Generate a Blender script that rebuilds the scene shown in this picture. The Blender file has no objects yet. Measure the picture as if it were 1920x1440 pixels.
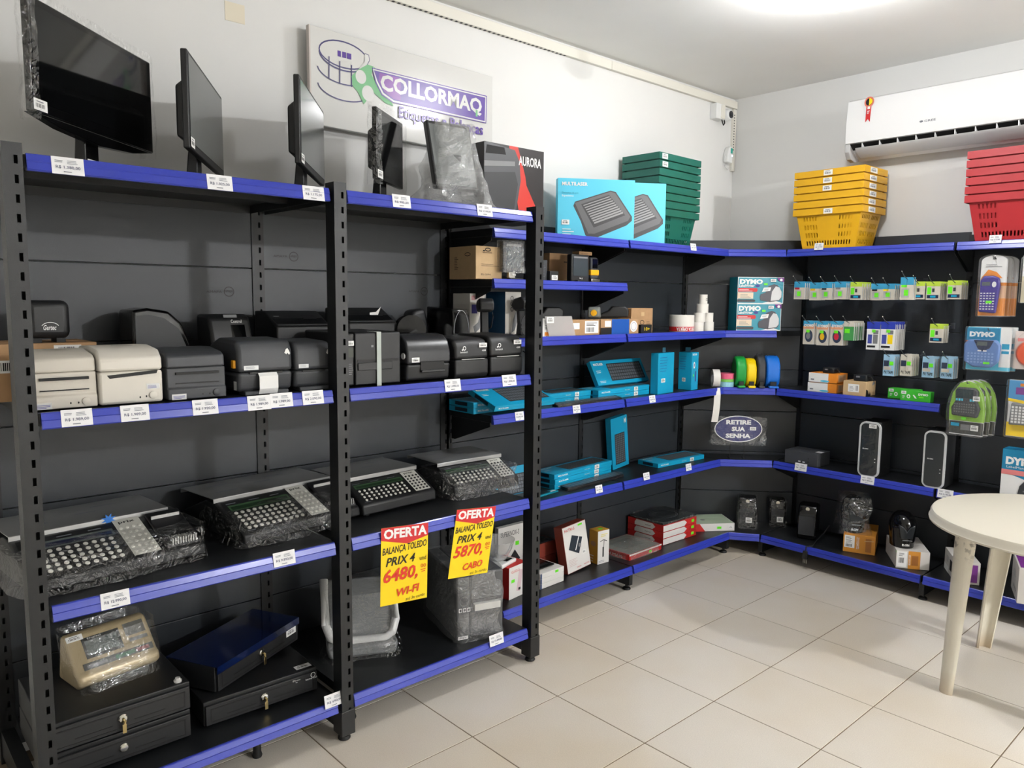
import bpy, bmesh, math, random
from mathutils import Vector, Matrix, noise

# ---------------------------------------------------------------- camera
SC = bpy.context.scene
COL = SC.collection
F_PX = 1439.503
YAW, PITCH, ROLL = -0.834313, -0.108106, 0.008934
CAM = Vector((1.6408, -2.1627, 1.6143))
_f = Vector((math.cos(PITCH)*math.sin(YAW), math.cos(PITCH)*math.cos(YAW), math.sin(PITCH)))
_r0 = Vector((math.cos(YAW), -math.sin(YAW), 0)); _u0 = _r0.cross(_f)
_r = math.cos(ROLL)*_r0 + math.sin(ROLL)*_u0
_u = -math.sin(ROLL)*_r0 + math.cos(ROLL)*_u0
cd = bpy.data.cameras.new('camera'); cam = bpy.data.objects.new('camera', cd); COL.objects.link(cam)
cd.sensor_width = 36; cd.sensor_fit = 'HORIZONTAL'; cd.lens = F_PX/1920*36; cd.clip_start = .05
cam.matrix_world = Matrix((( _r.x,_u.x,-_f.x,CAM.x),(_r.y,_u.y,-_f.y,CAM.y),(_r.z,_u.z,-_f.z,CAM.z),(0,0,0,1)))
SC.camera = cam
# ---------------------------------------------------------------- world, exposure
wd = bpy.data.worlds.new('world'); SC.world = wd; wd.use_nodes = True
wd.node_tree.nodes['Background'].inputs[0].default_value = (.9, .95, 1, 1)
wd.node_tree.nodes['Background'].inputs[1].default_value = 0.0
SC.view_settings.view_transform = 'Standard'; SC.view_settings.look = 'None'
SC.view_settings.gamma = 1; SC.view_settings.exposure = 1.03
SC.view_settings.use_curve_mapping = False
LAMPS = [  # x, y, z, radius, emission: the lamp glowing at the top of the photo; the far one whose glints and post shadows fall on the tall rack
    (.02, 1.15, 2.91, .09, 106), (4.9, 1.30, 2.91, .10, 800)]

def P(px, py, x=None, y=None, z=None):
    "point on the given axis plane that photo pixel (px, py) looks at"
    v = _f + _r*((px-960)/F_PX) - _u*((py-720)/F_PX)
    if x is not None: t = (x-CAM.x)/v.x
    elif y is not None: t = (y-CAM.y)/v.y
    else: t = (z-CAM.z)/v.z
    return CAM + v*t

# ---------------------------------------------------------------- materials
def lin(c):
    return tuple(((x/255)/12.92 if x/255 <= .04045 else ((x/255+.055)/1.055)**2.4) for x in c)
MATS = {}
def mat(name, rgb, rough=.5, metal=0, bump=0, bscale=300, var=0, vscale=20, emit=0, spec=.5, coat=0):
    if name in MATS: return MATS[name]
    m = bpy.data.materials.new(name); m.use_nodes = True; MATS[name] = m
    nt = m.node_tree; b = nt.nodes['Principled BSDF']; c = lin(rgb)
    b.inputs['Base Color'].default_value = (*c, 1); b.inputs['Roughness'].default_value = rough
    b.inputs['Metallic'].default_value = metal; b.inputs['Specular IOR Level'].default_value = spec
    b.inputs['Coat Weight'].default_value = coat
    m.diffuse_color = (*c, 1)
    if emit:
        b.inputs['Emission Color'].default_value = (*c, 1); b.inputs['Emission Strength'].default_value = emit
    if bump or var:
        tc = nt.nodes.new('ShaderNodeTexCoord')
    if bump:
        n = nt.nodes.new('ShaderNodeTexNoise'); n.inputs['Scale'].default_value = bscale; n.inputs['Detail'].default_value = 2
        bp = nt.nodes.new('ShaderNodeBump'); bp.inputs['Strength'].default_value = bump; bp.inputs['Distance'].default_value = .002
        nt.links.new(tc.outputs['Object'], n.inputs['Vector']); nt.links.new(n.outputs['Fac'], bp.inputs['Height'])
        nt.links.new(bp.outputs['Normal'], b.inputs['Normal'])
    if var:
        n = nt.nodes.new('ShaderNodeTexNoise'); n.inputs['Scale'].default_value = vscale; n.inputs['Detail'].default_value = 4
        mr = nt.nodes.new('ShaderNodeMapRange'); mr.inputs['From Min'].default_value = .3; mr.inputs['From Max'].default_value = .7
        mr.inputs['To Min'].default_value = 1-var; mr.inputs['To Max'].default_value = 1+var
        mx = nt.nodes.new('ShaderNodeVectorMath'); mx.operation = 'SCALE'; mx.inputs[0].default_value = c
        nt.links.new(tc.outputs['Object'], n.inputs['Vector']); nt.links.new(n.outputs['Fac'], mr.inputs['Value'])
        nt.links.new(mr.outputs['Result'], mx.inputs['Scale']); nt.links.new(mx.outputs[0], b.inputs['Base Color'])
    return m

def film(name, gloss=.05, milk=.0, tint=(235, 238, 240), rough=.06, bmp=.6, crease=.5):
    "clear plastic film: see-through and glossy; the glints come from creases in its surface catching the lamps"
    if name in MATS: return MATS[name]
    m = bpy.data.materials.new(name); m.use_nodes = True; MATS[name] = m
    nt = m.node_tree; nt.nodes.clear(); L = nt.links.new; N = nt.nodes.new
    def math_(op, x, y=None, c=None):
        q = N('ShaderNodeMath'); q.operation = op; L(x, q.inputs[0])
        if y is not None: L(y, q.inputs[1])
        if c is not None: q.inputs[1].default_value = c
        return q.outputs[0]
    out = N('ShaderNodeOutputMaterial'); tr = N('ShaderNodeBsdfTransparent'); gl = N('ShaderNodeBsdfGlossy'); df = N('ShaderNodeBsdfDiffuse')
    tr.inputs[0].default_value = (.97, .97, .97, 1); gl.inputs['Color'].default_value = (1, 1, 1, 1); gl.inputs['Roughness'].default_value = rough
    df.inputs[0].default_value = (*lin(tint), 1)
    tc = N('ShaderNodeTexCoord'); n = N('ShaderNodeTexNoise'); n.inputs['Scale'].default_value = 26; n.inputs['Detail'].default_value = 2; n.inputs['Distortion'].default_value = 1.5
    n2 = N('ShaderNodeTexNoise'); n2.inputs['Scale'].default_value = 13; n2.inputs['Detail'].default_value = 3; n2.inputs['Distortion'].default_value = 1.8
    L(tc.outputs['Object'], n.inputs['Vector']); L(tc.outputs['Object'], n2.inputs['Vector'])
    ridge = math_('ABSOLUTE', math_('SUBTRACT', n2.outputs['Fac'], c=.52))           # sharp fold lines
    hgt = math_('SUBTRACT', math_('MULTIPLY', n.outputs['Fac'], c=.6), math_('MULTIPLY', ridge, c=4*crease))
    bp = N('ShaderNodeBump'); bp.inputs['Strength'].default_value = bmp; bp.inputs['Distance'].default_value = .02
    L(hgt, bp.inputs['Height']); L(bp.outputs[0], gl.inputs['Normal'])
    lw = N('ShaderNodeLayerWeight'); lw.inputs['Blend'].default_value = .25
    ma = N('ShaderNodeMath'); ma.operation = 'MULTIPLY_ADD'; ma.inputs[1].default_value = .25; ma.inputs[2].default_value = gloss; L(lw.outputs['Facing'], ma.inputs[0])
    m1 = N('ShaderNodeMixShader'); m1.inputs[0].default_value = milk; L(tr.outputs[0], m1.inputs[1]); L(df.outputs[0], m1.inputs[2])
    m2 = N('ShaderNodeMixShader'); L(ma.outputs[0], m2.inputs[0]); L(m1.outputs[0], m2.inputs[1]); L(gl.outputs[0], m2.inputs[2])
    L(m2.outputs[0], out.inputs[0]); m.diffuse_color = (.8, .8, .8, .3)
    return m

BLK = mat('black_powder_coat', (22, 24, 26), .38, bump=.25, bscale=900)
BLKP = mat('black_panel', (48, 52, 57), .34, bump=.3, bscale=700)
BLUE = mat('blue_rail_plastic', (48, 62, 172), .28, coat=.2)
DARK = mat('matte_black', (12, 12, 13), .6)
BPL = mat('black_plastic', (27, 28, 30), .45, bump=.15, bscale=800)
BGL = mat('gloss_black', (10, 10, 11), .12)
CHAR = mat('charcoal_plastic', (60, 62, 66), .5, bump=.15, bscale=800)
GREY = mat('grey_plastic', (125, 126, 128), .5)
BEIGE = mat('beige_plastic', (205, 199, 187), .5, bump=.1, bscale=800)
BEIGE2 = mat('light_beige_plastic', (218, 213, 202), .45)
WHITE = mat('white_paper', (238, 238, 236), .6)
WPL = mat('white_plastic', (232, 233, 232), .4)
INK = mat('black_ink', (20, 20, 22), .7)
GINK = mat('grey_ink', (120, 124, 132), .7)
BINK = mat('navy_ink', (62, 58, 140), .6)
RED = mat('red_print', (204, 38, 40), .5)
YEL = mat('yellow_paper', (250, 214, 8), .55)
KRAFT = mat('kraft_card', (176, 139, 100), .75, var=.06, vscale=30)
KRAFT2 = mat('light_kraft_card', (201, 170, 128), .75, var=.05, vscale=30)
CYAN = mat('cyan_box_print', (20, 160, 202), .35)
LCYAN = mat('light_cyan_print', (84, 196, 226), .4)
TEAL = mat('teal_box_print', (20, 140, 165), .4)
LIME = mat('lime_sticker', (110, 238, 40), .5)
ORG = mat('orange_print', (234, 140, 40), .5)
PURP = mat('purple_print', (122, 50, 140), .5)
STEEL = mat('brushed_steel', (175, 176, 176), .38, metal=.75)
CHROME = mat('chrome', (210, 208, 200), .18, metal=1)
BRASS = mat('brass_key', (180, 160, 110), .3, metal=1)
GLASS = mat('dark_screen_glass', (8, 9, 10), .06)
LCD = mat('green_lcd', (62, 92, 62), .3)
LCDG = mat('grey_lcd', (92, 100, 98), .3)
FILM = film('clear_film', .08, .0, rough=.12, bmp=1.0)
SMOOTH = film('smooth_film', .04, .0, crease=.1, bmp=.25)
FILM2 = film('milky_film', .08, .09, rough=.14, bmp=.9)
BLIS = film('blister_plastic', .05, .02, bmp=.1, crease=0)

# ---------------------------------------------------------------- mesh building
class MB:
    def __init__(s, m=None): s.v = []; s.f = []; s.mi = []; s.mats = []; s.cur = m
    def _m(s, m):
        m = m or s.cur
        if m not in s.mats: s.mats.append(m)
        return s.mats.index(m)
    def add(s, vs, fs, m=None):
        o = len(s.v); k = s._m(m)
        s.v += [tuple(v) for v in vs]
        for f in fs: s.f.append([i+o for i in f]); s.mi.append(k)
        return s
    def box(s, x0, x1, y0, y1, z0, z1, m=None, M=None):
        vs = [Vector((x, y, z)) for z in (z0, z1) for y in (y0, y1) for x in (x0, x1)]
        if M: vs = [M @ v for v in vs]
        return s.add(vs, [(0,2,3,1),(4,5,7,6),(0,1,5,4),(2,6,7,3),(0,4,6,2),(1,3,7,5)], m)
    def prism(s, pr, a, b, ax='x', m=None, pr2=None):
        pr2 = pr2 or pr; n = len(pr)
        g = {'x': lambda t, u, v: (t, u, v), 'y': lambda t, u, v: (u, t, v), 'z': lambda t, u, v: (u, v, t)}[ax]
        vs = [g(a, *q) for q in pr] + [g(b, *q) for q in pr2]
        return s.add(vs, [list(range(n-1, -1, -1)), list(range(n, 2*n))] + [(i, (i+1) % n, n+(i+1) % n, n+i) for i in range(n)], m)
    def lathe(s, pr, c=(0, 0, 0), n=20, ax='z', m=None, caps=True):
        vs = []; k = len(pr)
        for r, h in pr:
            for i in range(n):
                a = 2*math.pi*i/n; u, w = r*math.cos(a), r*math.sin(a)
                q = (u, w, h) if ax == 'z' else ((u, h, w) if ax == 'y' else (h, u, w))
                vs.append((q[0]+c[0], q[1]+c[1], q[2]+c[2]))
        fs = [(j*n+i, j*n+(i+1) % n, (j+1)*n+(i+1) % n, (j+1)*n+i) for j in range(k-1) for i in range(n)]
        if caps: fs += [list(range(n-1, -1, -1)), list(range((k-1)*n, k*n))]
        return s.add(vs, fs, m)
    def tube(s, pts, r, n=8, m=None):
        pts = [Vector(p) for p in pts]; vs = []
        up = Vector((0, 0, 1))
        for i, p in enumerate(pts):
            d = (pts[min(i+1, len(pts)-1)] - pts[max(i-1, 0)]).normalized()
            a = d.cross(up)
            if a.length < .05: a = d.cross(Vector((0, 1, 0)))
            a.normalize(); b = d.cross(a)
            rr = r[i] if isinstance(r, (list, tuple)) else r
            vs += [p + (a*math.cos(2*math.pi*k/n) + b*math.sin(2*math.pi*k/n))*rr for k in range(n)]
        fs = [(j*n+i, j*n+(i+1) % n, (j+1)*n+(i+1) % n, (j+1)*n+i) for j in range(len(pts)-1) for i in range(n)]
        fs += [list(range(n-1, -1, -1)), list(range((len(pts)-1)*n, len(pts)*n))]
        return s.add(vs, fs, m)
    def grid(s, fn, nu, nv, m=None, wrap=False):
        vs = [fn(i/nu, j/nv) for j in range(nv+1) for i in range(nu+(0 if wrap else 1))]
        w = nu if wrap else nu+1
        fs = [(j*w+i, j*w+(i+1) % w, (j+1)*w+(i+1) % w, (j+1)*w+i) for j in range(nv) for i in range(nu)]
        return s.add(vs, fs, m)
    def xf(s, M):
        s.v = [tuple(M @ Vector(v)) for v in s.v]; return s
    def mesh(s, name, smooth=False, fix=True):
        me = bpy.data.meshes.new(name); me.from_pydata(s.v, [], s.f)
        for m in s.mats: me.materials.append(m)
        me.polygons.foreach_set('material_index', s.mi)
        if fix:
            bm = bmesh.new(); bm.from_mesh(me); bmesh.ops.recalc_face_normals(bm, faces=bm.faces); bm.to_mesh(me); bm.free()
        if smooth:
            me.polygons.foreach_set('use_smooth', [True]*len(me.polygons)); me.set_sharp_from_angle(angle=math.radians(40))
        me.update(); return me
    def build(s, name, parent=None, loc=(0, 0, 0), rz=0, bevel=0, smooth=False, fix=True, solid=0, seg=2, rot=None):
        return put(s.mesh(name, smooth or bevel > 0, fix), name, parent, loc, rz, bevel, solid, seg, rot)

def put(me, name, parent=None, loc=(0, 0, 0), rz=0, bevel=0, solid=0, seg=2, rot=None):
    o = bpy.data.objects.new(name, me); COL.objects.link(o); o.location = loc
    o.rotation_euler = rot or (0, 0, rz)
    if parent: o.parent = parent
    if solid:
        d = o.modifiers.new('solid', 'SOLIDIFY'); d.thickness = solid; d.offset = 0
    if bevel:
        d = o.modifiers.new('bevel', 'BEVEL'); d.width = bevel; d.segments = seg; d.limit_method = 'ANGLE'; d.angle_limit = math.radians(35)
    return o
def tag(o, label, cat, group=None):
    o['label'] = label; o['category'] = cat
    if group: o['group'] = group
    return o
def thing(name, label, cat, loc=(0, 0, 0), rz=0, group=None, rot=None):
    o = bpy.data.objects.new(name, None); COL.objects.link(o); o.location = loc; o.rotation_euler = rot or (0, 0, rz)
    o.empty_display_size = .05
    return tag(o, label, cat, group)
def copy_tree(o, parent=None):
    c = o.copy(); COL.objects.link(c); c.parent = parent
    for ch in [x for x in bpy.data.objects if x.parent == o]: copy_tree(ch, c)
    return c
def struct(o): o['kind'] = 'structure'; return o

TXT = {}
def text_geo(body, bold=0, shear=0):
    k = (body, bold, shear)
    if k not in TXT:
        cu = bpy.data.curves.new('t', 'FONT'); cu.body = body; cu.resolution_u = 2; cu.offset = bold; cu.shear = shear
        ob = bpy.data.objects.new('t', cu); me = bpy.data.meshes.new_from_object(ob)
        vs = [v.co.copy() for v in me.vertices]; fs = [tuple(p.vertices) for p in me.polygons]
        bpy.data.objects.remove(ob); bpy.data.curves.remove(cu); bpy.data.meshes.remove(me)
        x0 = min(v.x for v in vs); x1 = max(v.x for v in vs); y0 = min(v.y for v in vs); y1 = max(v.y for v in vs)
        TXT[k] = ([((v.x-x0)/(x1-x0), (v.y-y0)/(y1-y0)) for v in vs], fs)
    return TXT[k]
class Face:
    "flat print on a face: coordinates are fractions of the face's width and height"
    def __init__(s, o, right, up, W, H, lift=.0006):
        s.o = Vector(o); s.r = Vector(right).normalized(); s.u = Vector(up).normalized(); s.n = s.r.cross(s.u)
        s.W = W; s.H = H; s.k = lift; s.mb = MB()
    def pt(s, u, v): return s.o + s.r*(u*s.W) + s.u*(v*s.H) + s.n*s.k
    def poly(s, pts, m):
        s.mb.add([s.pt(*q) for q in pts], [list(range(len(pts)))], m); s.k += .0003; return s
    def rect(s, a, b, c, d, m): return s.poly([(a, b), (c, b), (c, d), (a, d)], m)
    def ell(s, cu, cv, ru, rv, m, n=24): return s.poly([(cu+ru*math.cos(2*math.pi*i/n), cv+rv*math.sin(2*math.pi*i/n)) for i in range(n)], m)
    def stroke(s, pts, w, m):
        "poly-line of width w (metres)"
        q = [s.pt(*x) for x in pts]; vs = []; n = len(q)
        for i in range(n):
            d = (q[min(i+1, n-1)]-q[max(i-1, 0)]).normalized(); t = s.n.cross(d)*(w/2); vs += [q[i]+t, q[i]-t]
        s.mb.add(vs, [(2*i, 2*i+1, 2*i+3, 2*i+2) for i in range(n-1)], m); s.k += .0002; return s
    def ring(s, cu, cv, ru, rv, w, m, a0=0, a1=360, n=28):
        return s.stroke([(cu+ru*math.cos(math.radians(a0+(a1-a0)*i/n)), cv+rv*math.sin(math.radians(a0+(a1-a0)*i/n))) for i in range(n+1)], w, m)
    def text(s, body, a, b, c, d, m, bold=0, shear=0, slope=0):
        vs, fs = text_geo(body, bold, shear)
        s.mb.add([s.pt(a+(c-a)*x, b+(d-b)*y+slope*x) for x, y in vs], fs, m); s.k += .0003; return s
    def lines(s, a, b, c, d, n, m, fill=.5):
        rnd = random.Random(n*17+int(a*100)); h = (d-b)/n; k = s.k
        for i in range(n):
            s.k = k; s.rect(a, b+i*h, a+(c-a)*(.6+.4*rnd.random()), b+i*h+h*fill, m)
        return s
    def bars(s, a, b, c, d, m, n=14):
        rnd = random.Random(int(a*1000)+n); x = a; k = s.k
        w = (c-a)/n
        for i in range(n):
            s.k = k; s.rect(x, b, x+w*(.25+.5*rnd.random()), d, m); x += w
        return s
    def sticker(s, a, b, c, d):
        s.rect(a, b, c, d, WHITE); w, h = c-a, d-b
        s.bars(a+w*.15, b+h*.25, c-w*.15, b+h*.6, INK, 9); return s.rect(a+w*.2, b+h*.72, c-w*.3, b+h*.82, GINK)
    def build(s, name, parent): return s.mb.build(name, parent, fix=False)
def front(w, h, y=0, z=0): return Face((-w/2, y, z), (1, 0, 0), (0, 0, 1), w, h)
def topf(w, d, z, y=0): return Face((-w/2, y, z), (1, 0, 0), (0, 1, 0), w, d)
def leftf(w, d, h, z=0): return Face((-w/2, d, z), (0, -1, 0), (0, 0, 1), d, h)
def rightf(w, d, h, z=0): return Face((w/2, 0, z), (0, 1, 0), (0, 0, 1), d, h)
def fit(bl, br, z, top=None):
    "front bottom edge of a thing standing at height z, from two pixels: centre, heading, width (and height from a pixel above bl)"
    A = P(*bl, z=z); B = P(*br, z=z); d = B-A; w = Vector((d.x, d.y)).length; rz = math.atan2(d.y, d.x); h = None
    if top:
        v = _f + _r*((top[0]-960)/F_PX) - _u*((top[1]-720)/F_PX)
        t = Vector((A.x-CAM.x, A.y-CAM.y)).length/Vector((v.x, v.y)).length; h = CAM.z+v.z*t-z
    return (A+B)/2, rz, w, h

def Pv(px, py, a, b):
    "point on the vertical plane through ground points a and b"
    v = _f + _r*((px-960)/F_PX) - _u*((py-720)/F_PX); n = Vector((b[1]-a[1], -(b[0]-a[0]), 0))
    return CAM + v*((Vector((a[0], a[1], 0))-CAM).dot(n)/v.dot(n))
# ---------------------------------------------------------------- the room
XW, YW, ZC = -1.43, 2.70, 3.02
X1, Y1 = 6.3, -4.6
def wall_mat(name, rgb, r=.7):
    return mat(name, rgb, r, bump=.12, bscale=60, var=.012, vscale=3)
WALL = wall_mat('white_wall_paint', (224, 224, 222)); CEIL = wall_mat('white_ceiling_paint', (238, 238, 236))
for n, b in dict(wall_left=(XW-.1, XW, Y1, YW+.1, 0, ZC), wall_back=(XW, X1+.1, YW, YW+.1, 0, ZC), wall_right=(X1, X1+.1, Y1, YW, 0, ZC), wall_front=(XW-.1, X1+.1, Y1-.1, Y1, 0, ZC)).items():
    struct(MB(WALL).box(*b).build(n))
struct(MB(CEIL).box(XW-.1, X1+.1, Y1-.1, YW+.1, ZC, ZC+.1).build('ceiling'))
GROUT = mat('brown_grout', (128, 112, 92), .9, var=.15, vscale=40)
fl = struct(MB(GROUT).box(XW-.1, X1+.1, Y1-.1, YW+.1, -.06, -.0015).build('floor'))
# porcelain tile: fine speckle, faint rust-coloured staining with its own shape
TILE = bpy.data.materials.new('porcelain_tile'); TILE.use_nodes = True
nt = TILE.node_tree; L = nt.links.new; N = nt.nodes.new; b = nt.nodes['Principled BSDF']
geo = N('ShaderNodeNewGeometry'); oi = N('ShaderNodeObjectInfo')
n1 = N('ShaderNodeTexNoise'); n1.inputs['Scale'].default_value = 1.1; n1.inputs['Detail'].default_value = 3
n2 = N('ShaderNodeTexNoise'); n2.inputs['Scale'].default_value = 260; n2.inputs['Detail'].default_value = 1
L(geo.outputs['Position'], n1.inputs['Vector']); L(geo.outputs['Position'], n2.inputs['Vector'])
cr = N('ShaderNodeValToRGB'); cr.color_ramp.elements[0].position = .42; cr.color_ramp.elements[1].position = .72
cr.color_ramp.elements[0].color = (*lin((226, 219, 208)), 1); cr.color_ramp.elements[1].color = (*lin((216, 202, 180)), 1)
L(n1.outputs['Fac'], cr.inputs[0])
mr = N('ShaderNodeMapRange'); mr.inputs['From Min'].default_value = .3; mr.inputs['From Max'].default_value = .7; mr.inputs['To Min'].default_value = .93; mr.inputs['To Max'].default_value = 1.05
L(n2.outputs['Fac'], mr.inputs['Value'])
vm = N('ShaderNodeVectorMath'); vm.operation = 'SCALE'; L(cr.outputs[0], vm.inputs[0]); L(mr.outputs[0], vm.inputs['Scale'])
mr2 = N('ShaderNodeMapRange'); mr2.inputs['To Min'].default_value = .97; mr2.inputs['To Max'].default_value = 1.02; L(oi.outputs['Random'], mr2.inputs['Value'])
vm2 = N('ShaderNodeVectorMath'); vm2.operation = 'SCALE'; L(vm.outputs[0], vm2.inputs[0]); L(mr2.outputs[0], vm2.inputs['Scale'])
L(vm2.outputs[0], b.inputs['Base Color']); b.inputs['Roughness'].default_value = .36; b.inputs['Specular IOR Level'].default_value = .4
tm = MB(TILE).box(-.2228, .2228, -.2228, .2228, -.008, 0).mesh('tile')
for i in range(-3, 14):
    for j in range(-10, 6):
        put(tm, 'tile', fl, (i*.45+.225, j*.45+.225, 0), bevel=.001, seg=1)
# lamps on the ceiling
for i, (x, y, z, r, e) in enumerate(LAMPS):
    t = thing(('ceiling_lamp', 'ceiling_lamp_offscreen')[i], 'round white globe lamp glowing on the ceiling ' + ('above the aisle between the racks', 'far out beside the back wall')[i], 'lamp', (x, y, ZC), 0, 'ceiling lamps')
    MB(WPL).lathe([(.055, 0), (.055, -.012), (.03, -.02), (.026, z-ZC+r*.4)], n=24).build('socket', t, smooth=True)
    em = bpy.data.materials.new('lamp_globe'); em.use_nodes = True; q = em.node_tree.nodes['Principled BSDF']
    q.inputs['Emission Color'].default_value = (.985, .99, 1, 1); q.inputs['Emission Strength'].default_value = e; q.inputs['Base Color'].default_value = (.9, .9, .9, 1)
    MB(em).lathe([(max(.001, r*math.sin(math.pi*k/10)), z-ZC+r*.5*math.cos(math.pi*k/10)) for k in range(11)], n=24).build('globe', t, smooth=True)

# ---------------------------------------------------------------- shelving racks
def upright(parent, x, y, w, d, z0, z1, side=1):
    "slotted steel post: face towards -y with punched slots"
    mb = MB(BLK); t = .002
    mb.box(x-w/2, x-w/2+t, y, y+d, z0, z1).box(x+w/2-t, x+w/2, y, y+d, z0, z1).box(x-w/2+t, x+w/2-t, y+d-t, y+d, z0, z1)
    sw, sh, pit = .009, .022, .05; cx = x+side*.008
    mb.box(x-w/2+t, cx-sw/2, y, y+t, z0, z1).box(cx+sw/2, x+w/2-t, y, y+t, z0, z1)
    z = z1-.03; zt = z1
    while z-sh > z0+.05:
        mb.box(cx-sw/2, cx+sw/2, y, y+t, z, zt); zt = z-sh; z -= pit
    mb.box(cx-sw/2, cx+sw/2, y, y+t, z0, zt)
    mb.box(x-w/2, x+w/2, y, y+d, z1, z1+.002)
    return mb.build('upright', parent)
def foot(up, x, y, z=.045, w=.05, d=.06):
    mb = MB(BPL).box(x-w/2-.003, x+w/2+.003, y-.004, y+d, z-.02, z+.075).build('post_cap', up, bevel=.003)
    MB(DARK).lathe([(.022, 0), (.024, .004), (.02, .014), (.008, .018), (.008, z-.015)], (x, y+d/2, 0), 16).build('levelling_foot', up, smooth=True)
RAIL = [(0, .0025), (-.007, .0025), (-.0095, 0), (-.0155, -.0165), (-.0135, -.0195), (-.0185, -.039), (-.0155, -.0425), (0, -.0425)]
STRIP = [(-.0137, -.0205), (-.0187, -.0385), (-.0193, -.0385), (-.0143, -.0205)]
def shelf(parent, x0, x1, y0, y1, z, rail=True, bracket=False, thick=.034):
    mb = MB(BLK)
    mb.box(x0, x1, y0, y1, z-.003, z).box(x0, x1, y0, y0+.002, z-thick, z-.003).box(x0, x1, y1-.002, y1, z-thick, z-.003)
    mb.box(x0, x0+.002, y0+.002, y1-.002, z-thick, z-.003).box(x1-.002, x1, y0+.002, y1-.002, z-thick, z-.003)
    mb.box(x0+.002, x1-.002, y0+.002, y0+.02, z-thick, z-thick+.002).box(x0+.002, x1-.002, (y0+y1)/2-.02, (y0+y1)/2+.02, z-.022, z-.003)
    s = mb.build('shelf', parent)
    if rail: MB(BLUE).prism([(y0+a, z+c) for a, c in RAIL], x0+.004, x1-.004).build('price_rail', s); MB(BLUE).prism([(y0+a, z+c) for a, c in STRIP], x0+.005, x1-.005).build('insert_strip', s)
    if bracket:
        for x in (x0+.004, x1-.007):
            MB(BLK).prism([(y0+.01, z-.036), (y1, z-.036), (y1, z-.15), (y1-.03, z-.15), (y0+.01, z-.055)], x, x+.003).build('bracket', s)
    return s
SEAMS = [2.02, 1.735, 1.455, 1.175, .895, .62, .35, .05]
def panels(parent, x0, x1, y, tops=SEAMS):
    for a, c in zip(tops, tops[1:]):
        MB(BLKP).box(x0, x1, y, y+.012, c+.0015, a-.0015).build('back_panel', parent, bevel=.002)
def emboss(parent, x, y, z):
    f = Face((x-.06, y, z-.02), (1, 0, 0), (0, 0, 1), .12, .04); f.ring(.8, .5, .16, .46, .003, DARK); f.text('amapa', .68, .35, .92, .65, DARK); f.text('AMAPA', .05, .38, .56, .6, DARK)
    f.build('embossed_mark', parent)

XF, XB = -.757, -1.395        # front plane and back plane of the tall rack
r1 = thing('shelving_rack', 'tall black two-bay steel rack with slotted front posts and blue price rails', 'shelving', (XF, -1.7594, 0), math.pi/2)
D1 = XF-XB; UP1 = [0, .9481, 1.8953]
for x in UP1:
    u = upright(r1, x, -.03, .047, .06, .045, 2.007); foot(u, x, -.03)
    MB(BLK).prism([(.03, .04), (D1, .03), (D1, .12), (.03, .12)], x-.02, x+.02).build('base_leg', r1)
    upright(r1, x, D1-.004, .05, .03, .0, 2.0)
for i in (0, 1):
    panels(r1, UP1[i]+.012, UP1[i+1]-.012, D1+.002)
    for z in (1.985, 1.297, .752, .158): shelf(r1, UP1[i]+.03, UP1[i+1]-.03, -.005, D1-.01, z)
    for q in (.35, .7): MB(DARK).lathe([(.016, 0), (.018, .006), (.014, .02), (.014, .12)], (UP1[i]+q*.94 if i == 0 else UP1[i]+.09, .1, 0), 14).build('levelling_foot', r1, smooth=True) if (i == 0) == (q > .5) else None
emboss(r1, .79, D1+.002, 1.64); emboss(r1, 1.07, D1+.002, 1.79); emboss(r1, 1.74, D1+.002, 1.655)

# far part of the left wall: cantilever rack, two bays
XF2 = -.992; ZS = dict(a=1.945, b=1.713, c=1.436, d=1.074, e=.605, f=.14)
r2 = thing('shelving_rack', 'black cantilever shelf rack with keyboards and boxes, between tall rack and corner unit', 'shelving', (XF2, .165, 0), math.pi/2)
D2 = XF2-XB; UP2 = [0, .974, 1.955]; FU = .085
for x in UP2:
    u = upright(r2, x, D2-.004, .035, .03, 0, 2.0)
    MB(BLK).prism([(.0, .03), (.06, .03), (D2, .03), (D2, .104), (0, .104)], x-.014, x+.014).build('base_leg', r2)
    MB(DARK).lathe([(.022, 0), (.024, .004), (.02, .012), (.008, .016), (.008, .04)], (x, .03, 0), 16).build('levelling_foot', r2, smooth=True)
for i in (0, 1):
    panels(r2, UP2[i]+.01, UP2[i+1]-.01, D2+.002)
    for k, z in ZS.items():
        if k == 'b' and i: continue
        shelf(r2, UP2[i]+.004, UP2[i+1]-.004, 0 if k == 'f' else FU, D2-.01, z, bracket=k != 'f')

# right-hand rack along the back wall
YB3 = 2.645; YF3 = 2.232; FU3 = .115
r3 = thing('shelving_rack', 'black shelf rack with hanging tape packs below the air conditioner', 'shelving', (-.825, YF3, 0), 0)
D3 = YB3-YF3; UP3 = [0, .97, 1.94]
for x in UP3:
    upright(r3, x, D3-.004, .035, .03, 0, 2.0)
    MB(BLK).prism([(.0, .03), (D3, .03), (D3, .104), (0, .104)], x-.014, x+.014).build('base_leg', r3)
    MB(DARK).lathe([(.022, 0), (.024, .004), (.02, .012), (.008, .016), (.008, .04)], (x, .03, 0), 16).build('levelling_foot', r3, smooth=True)
for i in (0, 1):
    panels(r3, UP3[i]+.01, UP3[i+1]-.01, D3+.002)
    for k, z in ZS.items():
        if k in 'bc' or (i and k == 'd'): continue
        fy = 0 if k == 'f' else (.165 if k == 'a' else FU3)
        shelf(r3, UP3[i]+.004, UP3[i+1]-.004, fy, D3-.01, z, bracket=k != 'f')
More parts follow.
